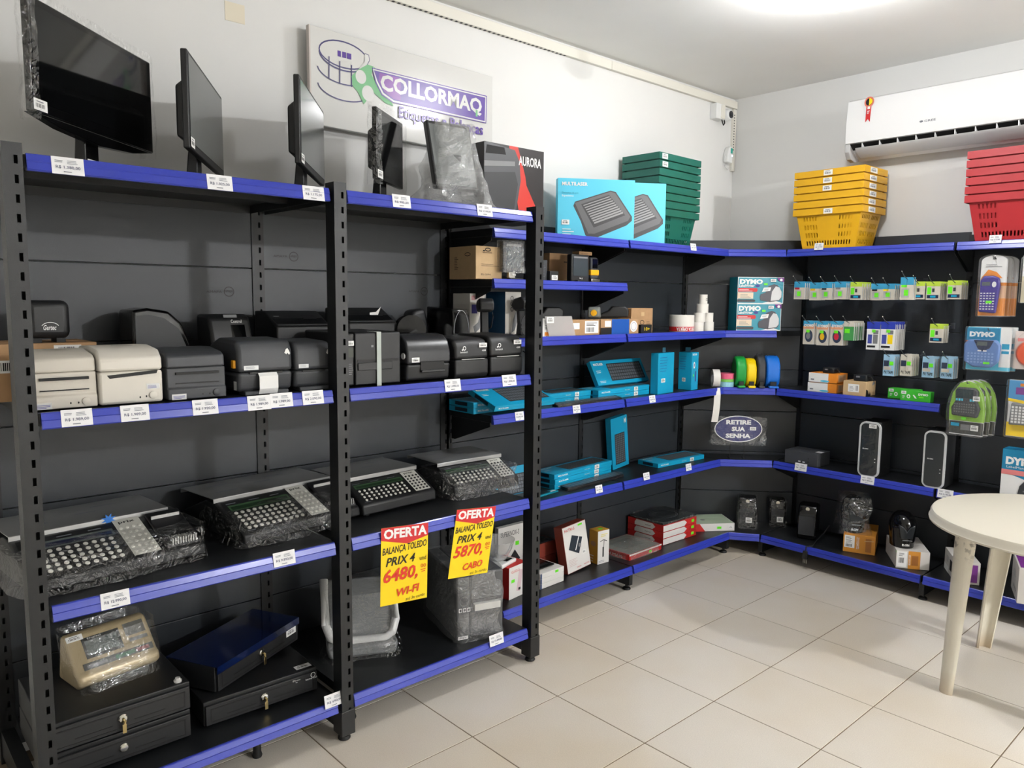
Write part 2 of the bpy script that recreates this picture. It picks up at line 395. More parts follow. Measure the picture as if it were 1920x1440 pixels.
# corner unit
r4 = thing('corner_shelving', 'black corner shelf unit with angled back panel linking the two racks', 'shelving', (0, 0, 0))
ca, cb = Vector((-1.385, 2.127, 0)), Vector((-.825, 2.640, 0)); cdv = (cb-ca).normalized(); cn = Vector((cdv.y, -cdv.x, 0))
rzc = math.atan2(cdv.y, cdv.x)
for a, c in zip(SEAMS, SEAMS[1:]):
    M = Matrix.Translation(ca) @ Matrix.Rotation(rzc, 4, 'Z')
    MB(BLKP).box(.01, (cb-ca).length-.01, 0, .012, c+.0015, a-.0015, M=M).build('back_panel', r4, bevel=.002)
def cshelf(k, pl, pr):
    z = ZS[k]; pl = Vector((*pl, 0)); pr = Vector((*pr, 0))
    pts = [(ca.x+.02, ca.y), (pl.x, pl.y+.004), (pr.x-.004, pr.y), (cb.x, cb.y-.02)]
    mb = MB(BLK).prism([pts[0], pts[1], pts[2], pts[3]], z-.034, z, ax='z')
    s = mb.build('shelf', r4)
    d = (pr-pl); w = d.length; rz = math.atan2(d.y, d.x)
    MB(BLUE).prism([(a, z+c) for a, c in RAIL], .006, w-.006).build('price_rail', s, tuple(pl), rz); MB(BLUE).prism([(a, z+c) for a, c in STRIP], .007, w-.007).build('insert_strip', s, tuple(pl), rz)
cshelf('a', (-1.077, 2.116), (-.829, 2.396)); cshelf('c', (-1.077, 2.116), (-.872, 2.40))
cshelf('d', (-1.077, 2.116), (-.829, 2.345)); cshelf('e', (-1.077, 2.116), (-.829, 2.345)); cshelf('f', (-.992, 2.116), (-.829, 2.232))
# ---------------------------------------------------------------- wall fittings
def pxz(px, py, plane):
    return P(px, py, **plane)
# sign board
SX = XW+.022
sb = thing('sign_board', 'white wall sign with purple banner reading COLLORMAQ above the tall rack', 'sign', (XW+.044, -.576, 2.34), math.pi/2+.04)
SW, SH = 1.026, .395
MB(mat('sign_acrylic', (216, 216, 213), .12)).box(0, SW, -.02, 0, 0, SH).build('board', sb, bevel=.002)
MB(mat('sign_edge', (205, 196, 190), .5)).box(-.006, 0, -.021, 0, 0, SH).build('edge_strip', sb)
PRP = mat('purple_banner', (84, 54, 148), .3); NAVY = mat('navy_line', (62, 60, 110), .4); GRN = mat('green_logo', (108, 176, 122), .4)
PRP2 = mat('violet_banner', (128, 72, 160), .3)
f = Face((0, -.02, 0), (1, 0, 0), (0, 0, 1), SW, SH)
def uv(zx, zy):
    q = P(540+zx*.29172, zy*.29167, x=SX); return ((q.y+.576)/SW, (q.z-2.34)/SH)
SGW = mat('sign_white', (220, 220, 218), .15)
cu_, cv_ = uv(330, 365)
f.ring(cu_, cv_, .115, .135, .006, NAVY)
for k in range(3): f.rect(cu_-.03+k*.022, cv_-.03, cu_-.014+k*.022+.003*k, cv_+.03, PRP)
f.ring(cu_, cv_-.02, .115, .145, .006, NAVY, 180, 330)
for dv in (.19, .36): f.ring(cu_, cv_-dv+.02, .125, .14, .005, NAVY, 185, 335)
for zx, a, b_ in ((232, 375, 520), (303, 405, 548), (380, 430, 570)): f.stroke([uv(zx, a), uv(zx, b_)], .005, NAVY)
f.poly([uv(*q) for q in ((465, 355), (492, 365), (497, 400), (480, 430), (440, 460), (410, 470), (440, 440), (465, 405))], SGW)
f.stroke([uv(*q) for q in ((465, 355), (492, 365), (497, 400), (480, 430))], .003, NAVY)
f.poly([uv(*q) for q in ((485, 425), (520, 440), (510, 490), (560, 580), (640, 660), (655, 690), (600, 670), (520, 600), (460, 680), (420, 600), (385, 560), (380, 500), (420, 460))], GRN)
for a, b_, r_ in ((440, 505, 48), (487, 610, 55)):
    q0 = uv(a, b_); f.ell(q0[0], q0[1], r_*.29/520, r_*.29/190, SGW)
f.stroke([uv(*q) for q in ((490, 430), (520, 440), (560, 470), (575, 490))], .003, GRN)
f.poly([uv(*q) for q in ((512, 445), (1272, 618), (1268, 795), (650, 668), (575, 620), (535, 540))], PRP)
f.poly([uv(*q) for q in ((516, 452), (1267, 623), (1263, 789), (652, 662), (580, 614), (541, 536))], SGW)
f.poly([uv(*q) for q in ((524, 462), (1261, 630), (1257, 780), (655, 653), (588, 606), (548, 532))], PRP)
f.poly([uv(*q) for q in ((560, 478), (700, 510), (700, 655), (655, 646), (595, 602), (556, 530))], PRP2)
a0 = uv(568, 606); a1 = uv(1238, 640); f.text('COLLORMAQ', a0[0], a0[1], a1[0], a1[1], SGW, bold=.035)
q0 = uv(1203, 725); f.rect(q0[0]-.006, q0[1]-.05, q0[0]+.006, q0[1]+.03, GRN)
a0 = uv(688, 760); a1 = uv(1246, 805); f.text('Etiquetas e Balan\u00e7as', a0[0], a0[1]-.045, a1[0], a0[1]+.125, PRP, bold=.02)
f.build('lettering', sb)
# beige patch left on the wall
a0 = P(422, 37, x=XW); a1 = P(458, 11, x=XW)
tag(MB(mat('old_tape', (228, 220, 200), .8)).box(XW, XW+.002, a0.y, a1.y, a0.z, a1.z).build('paper_patch'), 'small beige paper patch stuck on the bare white wall', 'patch')
# cable trunking
DUCT = mat('cream_trunking', (225, 222, 212), .5)
for i, (y0, y1, lab) in enumerate(((-2.6, 1.36, 'long cream plastic cable duct under the ceiling, above the sign'), (1.362, YW-.004, 'shorter cream plastic cable duct under the ceiling, ending at the room corner'))):
    d = thing('cable_duct', lab, 'cable duct', (XW, y0, 2.952))
    MB(DUCT).box(0, .025, 0, y1-y0, 0, .05).build('cover', d, bevel=.003)
    mb = MB(DARK)
    for k in range(int((min(y1, 1.0)-y0)/.03)) if i == 0 else (): mb.box(.004, .02, k*.03, k*.03+.014, -.0006, 0)
    if i == 0: o = mb.build('slot_row', d); o['kind'] = 'stuff'
d = thing('cable_duct', 'vertical slotted cream cable duct in the room corner', 'cable duct', (XW, 2.66, 2.53))
MB(DUCT).box(0, .02, 0, .035, 0, .42).build('cover', d, bevel=.002)
mb = MB(DARK)
for k in range(14): mb.box(.0201, .021, .003, .012, .14+k*.018, .148+k*.018)
o = mb.build('slot_row', d); o['kind'] = 'stuff'
# junction box, camera, power adapter
q = P(1346, 210, x=XW+.03)
t = thing('junction_box', 'small white junction box under the cable duct near the corner', 'junction box', (XW, q.y, q.z-.05))
MB(WPL).box(0, .055, -.05, .05, 0, .1).build('body', t, bevel=.004); MB(DUCT).box(.055, .06, .0, .045, .005, .095).build('lid', t, bevel=.001)
MB(DARK).tube([(.05, .02, .0), (.055, .022, -.02), (.055, .035, -.035), (.055, .048, -.02), (.05, .05, .0)], .004).build('cable', t, smooth=True)
q = P(1369, 215, x=XW+.06)
t = thing('security_camera', 'white dome security camera with dark lens beside the junction box', 'camera', (XW+.004, q.y-.005, q.z))
MB(WPL).lathe([(.001, -.0), (.036, .0), (.04, .012), (.038, .05), (.03, .06), (.001, .062)], (0, 0, 0), 24, 'x').build('body', t, smooth=True)
o = MB(mat('camera_face', (40, 42, 46), .3)).lathe([(.001, .0), (.024, .0), (.024, .006), (.012, .006), (.011, .009), (.001, .009)], (0, 0, 0), 24, 'x').build('lens', t, (.058, .008, -.0), smooth=True)
q = P(1367, 288, x=XW+.03)
t = thing('power_adapter', 'white power adapter with teal tag hanging in the room corner', 'adapter', (XW+.002, q.y, q.z-.06))
MB(WPL).prism([(-.03, 0), (.025, -.005), (.028, .075), (.012, .11), (-.01, .1), (-.03, .05)], .0, .04, 'x').build('body', t, bevel=.006)
Face((.04, 0, .06), (0, 1, 0), (0, 0, 1), .025, .035).rect(0, 0, 1, 1, mat('teal_tag', (40, 168, 150), .4)).build('tag', t)
MB(mat('led', (200, 215, 255), .3, emit=4)).lathe([(.004, 0), (.004, .003)], (.04, .02, .045), 10, 'x').build('indicator_light', t)
MB(WPL).tube([(.02, -.025, .05), (.02, -.04, .02), (.02, -.035, -.03), (.02, 0, -.045), (.015, .03, -.03)], .003).build('cable', t, smooth=True)

# air conditioner
t = thing('air_conditioner', 'white split air conditioner on the back wall with an energy ribbon sticker', 'air conditioner', (-.535, 2.49, 2.475))
AW, AH, AD = 1.02, .345, .205
ACW = mat('ac_white', (236, 236, 236), .22); ACG = mat('ac_grey', (196, 196, 196), .45)
MB(ACW).prism([(.0, .09), (-.004, .2), (.01, AH-.01), (.03, AH), (AD, AH), (AD, .02), (.15, .0), (.09, .02), (.04, .06)], 0, AW).build('casing', t, bevel=.006, seg=3)
MB(mat('ac_panel', (240, 240, 240), .1)).prism([(-.006, .088), (-.011, .2), (.004, AH-.012), (.008, AH-.012), (-.002, .2), (.0, .088)], .004, AW-.004).build('front_panel', t, bevel=.002)
MB(DARK).prism([(.0, .084), (.045, .055), (.06, .05), (.02, .088)], .03, AW-.03).build('air_outlet', t)
MB(ACG).prism([(.002, .06), (.012, .058), (.085, .012), (.08, .006), (.01, .045)], .06, AW-.06).build('flap', t, bevel=.002)
for k in range(9): MB(ACW).box(.1+k*.1, .104+k*.1, .0, .05, .06, .085).build('guide_vane', t)
MB(ACG).prism([(.0, .088), (.0, .04), (.03, .0), (.08, -.01), (.14, .0), (.15, .05)], -.0005, .03).build('end_cap', t, bevel=.004)
MB(ACG).prism([(.0, .088), (.0, .04), (.03, .0), (.08, -.01), (.14, .0), (.15, .05)], AW-.03, AW+.0005).build('end_cap', t, bevel=.004)
f = Face((.105, -.0125, .195), (1, 0, 0), (0, .07, 1), .055, .15)
f.poly([(.25, .0), (.5, .12), (.75, 0), (.75, .7), (.25, .7)], RED).ell(.5, .78, .5, .2, mat('salmon', (225, 120, 100), .4)).ell(.5, .78, .36, .14, INK)
f.poly([(.5, .64), (.62, .66), (.8, .72), (.86, .78), (.8, .86), (.62, .91), (.5, .92)], YEL).rect(.38, .5, .66, .6, WHITE).lines(.38, .32, .64, .46, 3, WHITE)
f.build('energy_sticker', t)
f = Face((.42, -.0095, .145), (1, 0, 0), (0, .0, 1), .085, .014); f.text('GREE', .3, .1, 1, .9, GINK, bold=.02).ell(.12, .5, .12, .4, GINK); f.build('logo', t)

# ---------------------------------------------------------------- monitors on the tall rack
def sticker_part(parent, o, right, up, w, h):
    Face(o, right, up, w, h, .001).sticker(0, 0, 1, 1).build('sticker', parent)
def monitor(label, lt, lb, rt, rb, xc, back, neck_px, wrap=False, curved=False):
    hl, hr = lb[1]-lt[1], rb[1]-rt[1]
    def dep(H): return H*F_PX/hl, H*F_PX/hr
    def pt(p, d): return CAM + (_f + _r*((p[0]-960)/F_PX) - _u*((p[1]-720)/F_PX))*d
    H = .2
    for _ in range(60):
        dl, dr = dep(H); c = (pt(lb, dl)+pt(rb, dr))/2
        H *= 1 + (c.x-xc)*-.25 if False else (1.01 if c.x > xc else .99)
    dl, dr = dep(H); A, B = pt(lb, dl), pt(rb, dr); c = (A+B)/2; w = Vector((B.x-A.x, B.y-A.y)).length
    rz = math.atan2(B.y-A.y, B.x-A.x); z0 = c.z-1.986
    t = thing('monitor', label, 'monitor', (c.x, c.y, 1.986), rz, 'monitors on top of the tall rack')
    fm = BGL if wrap else BPL
    MB(fm).box(-w/2, w/2, 0, .02, z0, z0+H).build('bezel', t, bevel=.004)
    b_ = .012
    MB(GLASS if wrap else mat('matte_screen', (70, 74, 74), .16)).box(-w/2+b_, w/2-b_, -.0015, 0, z0+(.03 if curved else .022), z0+H-b_).build('screen', t)
    if curved: MB(BGL).prism([(-w/2, z0), (w/2, z0), (w*.3, z0-.022), (0, z0-.034), (-w*.3, z0-.022)], 0, .03, 'y').build('chin', t, bevel=.003)
    MB(BPL).prism([(.02, z0+.03), (.055, z0+.05), (.055, z0+H*.7), (.02, z0+H*.8)], -w*.36, w*.36).build('back_housing', t, bevel=.006)
    MB(fm).prism([(.03, z0+H*.25), (.03, .012), (.07, .012), (.055, z0+H*.25)], -.035, .035).build('neck', t, bevel=.004)
    MB(fm).lathe([(.11, 0), (.115, .004), (.1, .012), (.03, .016)], (0, .05, 0), 28).build('base', t, smooth=True)
    Face((-w/2+.002, 0, z0+.006), (1, 0, 0), (0, 0, 1), .055, .03, .003).sticker(0, 0, 1, 1).build('sticker', t)
    if curved: Face((-.03, .03, .02), (1, 0, 0), (0, 0, 1), .055, .028, .003).sticker(0, 0, 1, 1).build('sticker', t)
    if wrap:
        def g(u, v):
            a = u*2*math.pi; ca_, sa = math.cos(a), math.sin(a)
            s = lambda k, e: math.copysign(abs(k)**e, k)
            p_ = Vector((s(ca_, .25)*(w/2+.012), .012+s(sa, .5)*.03, z0-.02+v*(H+.035)))
            return p_ + Vector((0, 1, .3))*.008*noise.noise(p_*14) + Vector((1, 0, 0))*.006*noise.noise(p_*17+Vector((3, 1, 4)))
        sl = MB(FILM).grid(g, 64, 24, wrap=True)
        kp = [i for i, q in enumerate(sl.f) if any(abs(sl.v[k][0]) > w/2-.012 or sl.v[k][2] > z0+H for k in q)]
        sl.f = [sl.f[i] for i in kp]; sl.mi = [sl.mi[i] for i in kp]
        sl.build('plastic_sleeve', t, smooth=True, fix=False)
    return t
monitor('large glossy black monitor in clear film at the end of the tall rack', (50, -7), (61, 205), (274, 126), (288, 290), -1.02, 0, 135, True, True)
monitor('wide matt black monitor second from the glossy film-wrapped one', (352, 106), (357, 286), (416, 181), (420, 326), -1.02, 0, 375)
monitor('matt black monitor standing beside the middle rack post', (552, 148), (564, 310), (601, 211), (609, 346), -1.02, 0, 570)
monitor('small square black monitor in clear film, mirroring the sign', (704, 198), (707, 330), (754, 240), (756, 360), -1.02, 0, 713, True)

# bag helper: crumpled film over a box-like core
def bag(parent, w, d, h, pad=.02, z0=0, seed=0, amp=.012, m=None, taper=.0, nu=56, nv=22, skirt=.03, name='plastic_bag', front_out=0):
    "closed-top bag around x in +-w/2, y in 0..d"
    def g(u, v):
        a = u*2*math.pi; c, s = math.cos(a), math.sin(a)
        sg = lambda k, e: math.copysign(abs(k)**e, k)
        if v < .7: k = 1-taper*(v/.7); zz = z0+h*(v/.7)
        else: q = (v-.7)/.3; k = (1-taper)*(1-q); zz = z0+h+pad*.5*math.sin(q*math.pi/2)
        fl = skirt*(1-v/.25) if v < .25 else 0
        p_ = Vector((sg(c, .35)*(w/2+pad+fl)*k, d/2+sg(s, .35)*(d/2+pad+fl)*k-front_out*max(0, -s)*(1-v), zz))
        q = p_*9+Vector((seed*3.1, seed*1.7, seed))
        n = Vector((noise.noise(q), noise.noise(q+Vector((9, 2, 5))), noise.noise(q+Vector((1, 8, 3)))))
        n2 = noise.noise(p_*26+Vector((seed, 4, 2)))
        e = 0 if v < .02 else 1
        r_ = p_+Vector((n.x, n.y, n.z*.6*e))*amp*1.6 + Vector((c, s, 0))*n2*amp*.7
        r_.z = max(r_.z, z0+.001) if z0 >= 0 else r_.z
        return r_
    return MB(m or FILM).grid(g, nu, nv, wrap=True).build(name, parent, smooth=False, fix=False)
# POS terminal in a bag
c = P(862, 370, x=-.98); rz = math.pi/2-.35
t = thing('sales_terminal', 'touch screen sales terminal inside a crumpled clear bag beside the shredder box', 'terminal', (c.x, c.y, 1.986), rz)
MB(BPL).prism([(.0, .0), (.2, 0), (.2, .03), (.12, .07), (.02, .04)], -.1, .1).build('base', t, bevel=.008)
o = MB(BPL).box(-.11, .11, 0, .03, 0, .3).build('screen_body', t, (0, .02, .1), rot=(-.28, 0, .25), bevel=.006)
MB(mat('matte_screen2', (120, 124, 124), .2)).box(-.1, .1, -.001, 0, .015, .285).build('screen', o)
MB(BPL).box(-.03, .03, .06, .1, .03, .25).build('neck', t, bevel=.004)
bag(t, .25, .22, .36, .015, .02, 3, .02, film('cloudy_film', .08, .2), taper=.45, skirt=.03)
# shredder carton
A = P(907, 392, x=-1.07); B = P(1018, 395, x=-1.07)
def carton(name, label, cat, A, B, z, h, d, m, art=None, group=None, bevel=.0015, back=False, m2=None):
    "closed box whose front bottom edge runs A..B at height z"
    dx, dy = B.x-A.x, B.y-A.y; w = math.hypot(dx, dy)
    t = thing(name, label, cat, ((A.x+B.x)/2, (A.y+B.y)/2, z), math.atan2(dy, dx), group)
    bo = MB(m).box(-w/2, w/2, 0, d, 0, h).build('box', t, bevel=bevel)
    MB(m2 or m).box(-w/2+.004, w/2-.004, d*.5-.0012, d*.5+.0012, h, h+.0006).build('flap_seam', bo)
    if art:
        for n, fc in art(w, d, h).items(): fc.build(n, t)
    return t
hgt = P(1018, 285, x=-1.07).z-1.986
def art_aurora(w, d, h):
    f = front(w, h); bg = mat('box_black', (36, 33, 34), .35); rd = mat('aurora_red', (198, 52, 42), .35)
    f.rect(0, 0, 1, 1, bg).poly([(.6, 0), (.97, .0), (.97, .12), (.72, .5), (.62, .8), (.55, 1), (.4, 1)], rd)
    f.poly([(.7, .5), (1, .0), (1, 1), (.62, 1)], bg)
    sh = mat('shredder_grey', (74, 76, 80), .4)
    f.poly([(0, .0), (.5, 0), (.6, .55), (.58, .8), (.5, .95), (.05, 1), (0, .98)], sh).poly([(.0, .68), (.5, .74), (.5, .8), (0, .75)], GREY).poly([(.02, .85), (.35, .87), (.32, .96), (.04, .96)], INK)
    f.poly([(0, .0), (.46, 0), (.55, .5), (.5, .66), (0, .6)], mat('shredder_bin', (48, 50, 53), .4))
    f.text('AURORA', .56, .76, .95, .89, WHITE, bold=.02).text('Fragmentadora', .6, .03, .98, .1, WHITE)
    return {'print': f}
carton('shredder_box', 'dark red and black carton with AURORA lettering at the end of the tall rack', 'box', A, B, 1.986, hgt, .22, mat('box_black', (36, 33, 34), .35), art_aurora)
# footrest cartons
def art_rest(full):
    def a(w, d, h):
        f = front(w, h); f.rect(0, 0, 1, 1, LCYAN)
        mg = mat('footrest_grey', (98, 98, 100), .4); md = mat('footrest_dark', (60, 60, 62), .4); ml = mat('footrest_light', (150, 150, 150), .4)
        f.poly([(.2, .55), (.22, .62), (.68, .82), (.75, .8), (.97, .4), (.97, .33), (.9, .25), (.5, .03), (.42, .01), (.36, .08), (.3, .3)], md)
        f.poly([(.22, .6), (.68, .8), (.74, .78), (.95, .4), (.92, .33), (.48, .1), (.4, .1)], mg)
        f.poly([(.3, .58), (.66, .75), (.88, .42), (.47, .2)], md)
        for k in range(9):
            q = k/9; x0, y0 = .33+.16*q, .56-.32*q; x1, y1 = .67+.2*q, .72-.29*q
            f.stroke([(x0, y0), (x1, y1)], .008*(.6+.6*q), ml)
        f.text('MULTILASER', .05, .88, .38, .94, WHITE, bold=.03).text('Descanso de p\u00e9s', .05, .74, .26, .78, TEAL).text('Ergon\u00f4mico', .05, .69, .2, .73, WHITE).lines(.06, .08, .24, .2, 3, WHITE, .3).sticker(.05, .24, .15, .32)
        return {'print': f}
    return a
A = P(1045, 438, x=-1.3); B = P(1188, 447, x=-1.07)
carton('footrest_box', 'large light blue footrest carton with MULTILASER lettering fully showing', 'box', A, B, 1.946, P(1188, 338, x=-1.07).z-1.946, .05, LCYAN, art_rest(1))
B2 = P(1246, 451, x=-1.075); A2 = B2-(B-A)
carton('footrest_box', 'light blue footrest carton half hidden behind its twin, beside the green baskets', 'box', A2, B2, 1.946, P(1246, 344, x=-1.075).z-1.946, .035, LCYAN, art_rest(0))

# ---------------------------------------------------------------- shopping baskets
def basket_mesh(m, W=.43, D=.30, H=.215, tp=.80, rim=.036):
    mb = MB(m)
    def wall(p0, p1, q0, q1, n):       # p: bottom corners, q: top corners
        cols = [0, .1]; e = .8/(2*n-1)
        for i in range(2*n-1): cols.append(.1+(i+1)*e)
        cols += [1]
        rows = [(0, .08, 0), (.08, .2, 1), (.2, .28, 0), (.28, .4, 2), (.4, .48, 0), (.48, .6, 2), (.6, .7, 0), (.7, .8, 2), (.8, .86, 0), (.86, .97, 1), (.97, 1, 0)]
        g = lambda s, t: (Vector(p0)*(1-s)+Vector(p1)*s)*(1-t)+(Vector(q0)*(1-s)+Vector(q1)*s)*t
        for a, b_, k in rows:
            if k == 0:
                mb.add([g(0, a), g(1, a), g(1, b_), g(0, b_)], [(0, 1, 2, 3)]); continue
            s0 = 0
            for i in range(n):
                if k == 2 and 5 <= i < n-5: continue
                c0, c1 = cols[1+2*i], cols[2+2*i]
                mb.add([g(s0, a), g(c0, a), g(c0, b_), g(s0, b_)], [(0, 1, 2, 3)]); s0 = c1
            mb.add([g(s0, a), g(1, a), g(1, b_), g(s0, b_)], [(0, 1, 2, 3)])
    w, d = W/2-.012, D/2-.012; wb, db = w*tp, d*tp
    Bc = [(-wb, -db, 0), (wb, -db, 0), (wb, db, 0), (-wb, db, 0)]; Tc = [(-w, -d, H), (w, -d, H), (w, d, H), (-w, d, H)]
    for i, n in ((0, 17), (1, 11), (2, 17), (3, 11)): wall(Bc[i], Bc[(i+1) % 4], Tc[i], Tc[(i+1) % 4], n)
    mb.add(Bc, [(3, 2, 1, 0)])
    o = [(-W/2, -D/2), (W/2, -D/2), (W/2, D/2), (-W/2, D/2)]; i_ = [(-w, -d), (w, -d), (w, d), (-w, d)]
    def rect_ring(a, za, b_, zb): mb.add([(*q, za) for q in a]+[(*q, zb) for q in b_], [(k, (k+1) % 4, 4+(k+1) % 4, 4+k) for k in range(4)])
    rect_ring(i_, H, o, H); rect_ring(o, H, o, H-rim); rect_ring(o, H-rim, [(x*.985, y*.98) for x, y in o], H-rim)
    return mb.mesh('basket', fix=False)
BASK = dict(green=mat('green_basket_plastic', (14, 98, 84), .42), yellow=mat('yellow_basket_plastic', (226, 172, 26), .42), red=mat('red_basket_plastic', (172, 38, 44), .42))
def stack(col, n, loc, rz, step, H, st, where, D=.30):
    me = basket_mesh(BASK[col], H=H, D=D)
    for i in range(n):
        od = ('', 'second', 'third', 'fourth', 'fifth', 'sixth', 'seventh')[min(i, 6)]
        lab = ('bottom %s plastic shopping basket, its slotted sides showing, %s' if i == 0 else ('topmost %s plastic shopping basket of the stack %s' if i == n-1 else od+' from bottom %s plastic shopping basket of the nested stack %s')) % (col, where)
        t = thing('shopping_basket', lab, 'basket', (loc[0], loc[1], loc[2]+i*step), rz+random.Random(i).uniform(-.012, .012), col+' shopping baskets')
        put(me, 'shell', t, solid=.0022)
        if i in st:
            for (x, s_) in st[i]:
                if s_ == 'f': Face((x, -D/2-.0005, H-.034), (1, 0, 0), (0, 0, 1), .055, .03, .001).sticker(0, 0, 1, 1).build('sticker', t)
                else: Face((.2155, x, H-.034), (0, 1, 0), (0, 0, 1), .09, .03, .001).sticker(0, 0, 1, 1).build('sticker', t)
zb = 1.947
cL = P(1507, 457, y=2.41).x; 
stack('yellow', 6, (cL+.165+.0, 2.395+.11, zb), -.02, .045, .235, {0: [(-.02, 'f'), (-.08, 's')], 1: [(-.08, 's')], 2: [(-.08, 's')], 3: [(-.03, 'f'), (-.08, 's')], 4: [(-.03, 'f'), (-.08, 's')], 5: [(-.03, 'f'), (-.08, 's')]}, 'under the air conditioner')
cR = P(1826, 443, y=2.41).x
stack('red', 6, (cR+.175, 2.395+.11, zb), 0, .045, .235, {}, 'on the top shelf')
gc = P(1237, 296, x=-1.13); az = math.radians(92); e1 = Vector((math.cos(az), math.sin(az))); e2 = Vector((-e1.y, e1.x))
gg = Vector((gc.x, gc.y)) + e1*.215 + e2*.1325
stack('green', 8, (gg.x, gg.y, zb), az, .045, .205, {7: [(-.19, 'f')], 6: [(-.19, 'f')]}, 'behind the footrest cartons', .265)
# ---------------------------------------------------------------- printers on the middle shelf of the tall rack
ZM = 1.2975
def hz(px, py, x): return P(px, py, x=x).z
def prt(label, l, r, top, d, m, kind, xf=-.79, z=ZM, name='label_printer', cat='printer', group=None, hmax=None):
    A = P(*l, x=xf); B = P(*r, x=xf); w = abs(B.y-A.y); h = hz((l[0]+r[0])/2, top, xf-.02)-z
    t = thing(name, label, cat, (xf, (A.y+B.y)/2, z), math.pi/2, group)
    dk = DARK
    f = front(w, h)
    if kind == 'argox':
        MB(m).prism([(0, .004), (0, h*.26), (.006, h*.28), (.008, h*.7), (d, h*.7), (d, .004)], -w/2, w/2).build('body', t, bevel=.006)
        MB(m).prism([(.007, h*.703), (.012, h*.95), (.03, h*1.02), (.12, h*1.1), (d*.75, h*1.08), (d, h*.95), (d, h*.705)], -w/2, w/2).build('lid', t, bevel=.006, seg=3)
        MB(dk).box(-w*.36, w*.38, .0, .01, h*.56, h*.61).build('paper_slot', t)
        MB(dk).box(-w*.36, w*.38, .003, .01, h*.36, h*.38).build('cover_gap', t)
        MB(m).lathe([(.011, 0), (.011, -.004), (.008, -.005)], (w*.32, 0, h*.14), 18, 'y').build('button', t, smooth=True)
        f.rect(-0+.06, .03, .3, .15, STEEL).lines(.08, .05, .28, .13, 3, BINK, .4).ell(.58, .12, .012, .02, dk).ell(.7, .12, .012, .02, dk); f.build('print', t)
        Face((-.03, d*.35, h*1.095), (1, 0, 0), (0, 1, 0), .06, .02, .001).rect(0, 0, 1, .4, dk).build('lid_latch', t)
    elif kind == 'argox2':
        MB(m).prism([(0, .004), (0, h*.62), (d, h*.62), (d, .004)], -w/2, w/2).build('body', t, bevel=.008)
        MB(m).prism([(0, h*.625), (.002, h*.85), (.03, h*1.0), (.12, h*1.06), (d*.8, h*1.04), (d, h*.85), (d, h*.625)], -w/2, w/2).build('lid', t, bevel=.008, seg=3)
        MB(dk).prism([(-w*.34, h*.5), (w*.4, h*.56), (w*.42, h*.62), (-w*.38, h*.56)], -.001, .004, 'y').build('paper_slot', t)
        MB(m).lathe([(.011, 0), (.011, -.004), (.008, -.005)], (w*.33, 0, h*.16), 18, 'y').build('button', t, smooth=True)
        f.rect(.73, .27, .94, .37, STEEL).lines(.75, .29, .92, .35, 3, BINK, .4).ell(.62, .13, .012, .02, dk).ell(.72, .14, .012, .02, dk); f.build('print', t)
        Face((-.03, d*.3, h*1.05), (1, 0, 0), (0, 1, 0), .06, .02, .002).rect(0, 0, 1, .4, dk).build('lid_latch', t)
    elif kind == 'zebra':
        MB(m).prism([(.012, .012), (0, h*.42), (d, h*.42), (d, .012)], -w/2, w/2).build('body', t, bevel=.012, seg=3)
        MB(m).prism([(0, h*.425), (.002, h*.82), (.02, h), (d*.7, h*1.03), (d, h*.9), (d, h*.425)], -w/2, w/2).build('lid', t, bevel=.013, seg=3)
        MB(dk).box(-w*.3, w*.3, -.001, .004, h*.39, h*.425).build('paper_slot', t)
        MB(m).box(-w*.4, w*.4, -.006, .05, 0, .014).build('foot_plate', t, bevel=.003)
        f = front(w, h); f.rect(.1, .47, .36, .55, STEEL).lines(.13, .49, .33, .54, 3, GINK, .4)
        f.poly([(.84, .76), (.87, .83), (.9, .85), (.93, .8), (.95, .75), (.93, .72), (.9, .76), (.88, .73)], WHITE); f.k += .003; f.build('print', t)
        if hmax:
            MB(mat('orange_knob', (244, 168, 20), .4)).box(-w/2-.008, -w/2+.01, .02, .04, h*.5, h*.65).build('release_latch', t, bevel=.003)
            MB(WHITE).prism([(-.004, h*.4), (-.014, h*.34), (-.014, h*.12), (-.006, h*.02), (-.007, h*.02), (-.0155, h*.12), (-.0155, h*.35), (-.004, h*.41)], -w*.16, w*.18).build('label_tongue', t)
            leftf(w, d, h).rect(.84, .1, .94, .26, WHITE).build('sticker', t)
    elif kind == 'tower':
        MB(m).prism([(0, .006), (0, h*.98), (.01, h), (d, h), (d, .006)], -w/2+w*.18, w/2).build('body', t, bevel=.004)
        MB(BPL).prism([(.004, .006), (.002, h*.98), (d, h), (d, .006)], -w/2, -w/2+w*.175).build('side_column', t, bevel=.006)
        MB(dk).box(-w*.28, w*.46, -.001, .004, h*.45, h*.5).build('paper_slot', t)
        MB(m).box(-w*.28, w*.34, -.005, .0, h*.3, h*.44).build('tear_plate', t, bevel=.002)
        MB(mat('clear_tape', (176, 184, 178), .25)).prism([(-.006, .0), (-.006, h*1.005), (.06, h*1.006), (.06, h*1.0), (-.004, h*.99), (-.004, 0)], w*.05, w*.13).build('tape_strip', t)
        f = front(w, h); f.sticker(.02, .76, .16, .85).rect(.03, .55, .15, .72, mat('dim_lcd', (52, 56, 46), .3)).lines(.05, .24, .14, .46, 6, GREY, .35).rect(.46, .72, .5, .76, GREY); f.build('print', t)
    elif kind == 'round':
        MB(m).prism([(.01, .006), (0, h*.38), (d, h*.38), (d, .006)], -w/2, w/2).build('body', t, bevel=.01, seg=3)
        MB(mat('satin_black', (42, 43, 46), .3)).prism([(0, h*.39), (.0, h*.62), (.014, h*.84), (.045, h*.97), (.09, h*1.0), (d, h*.95), (d, h*.39)], -w/2, w/2).build('lid', t, bevel=.008, seg=3)
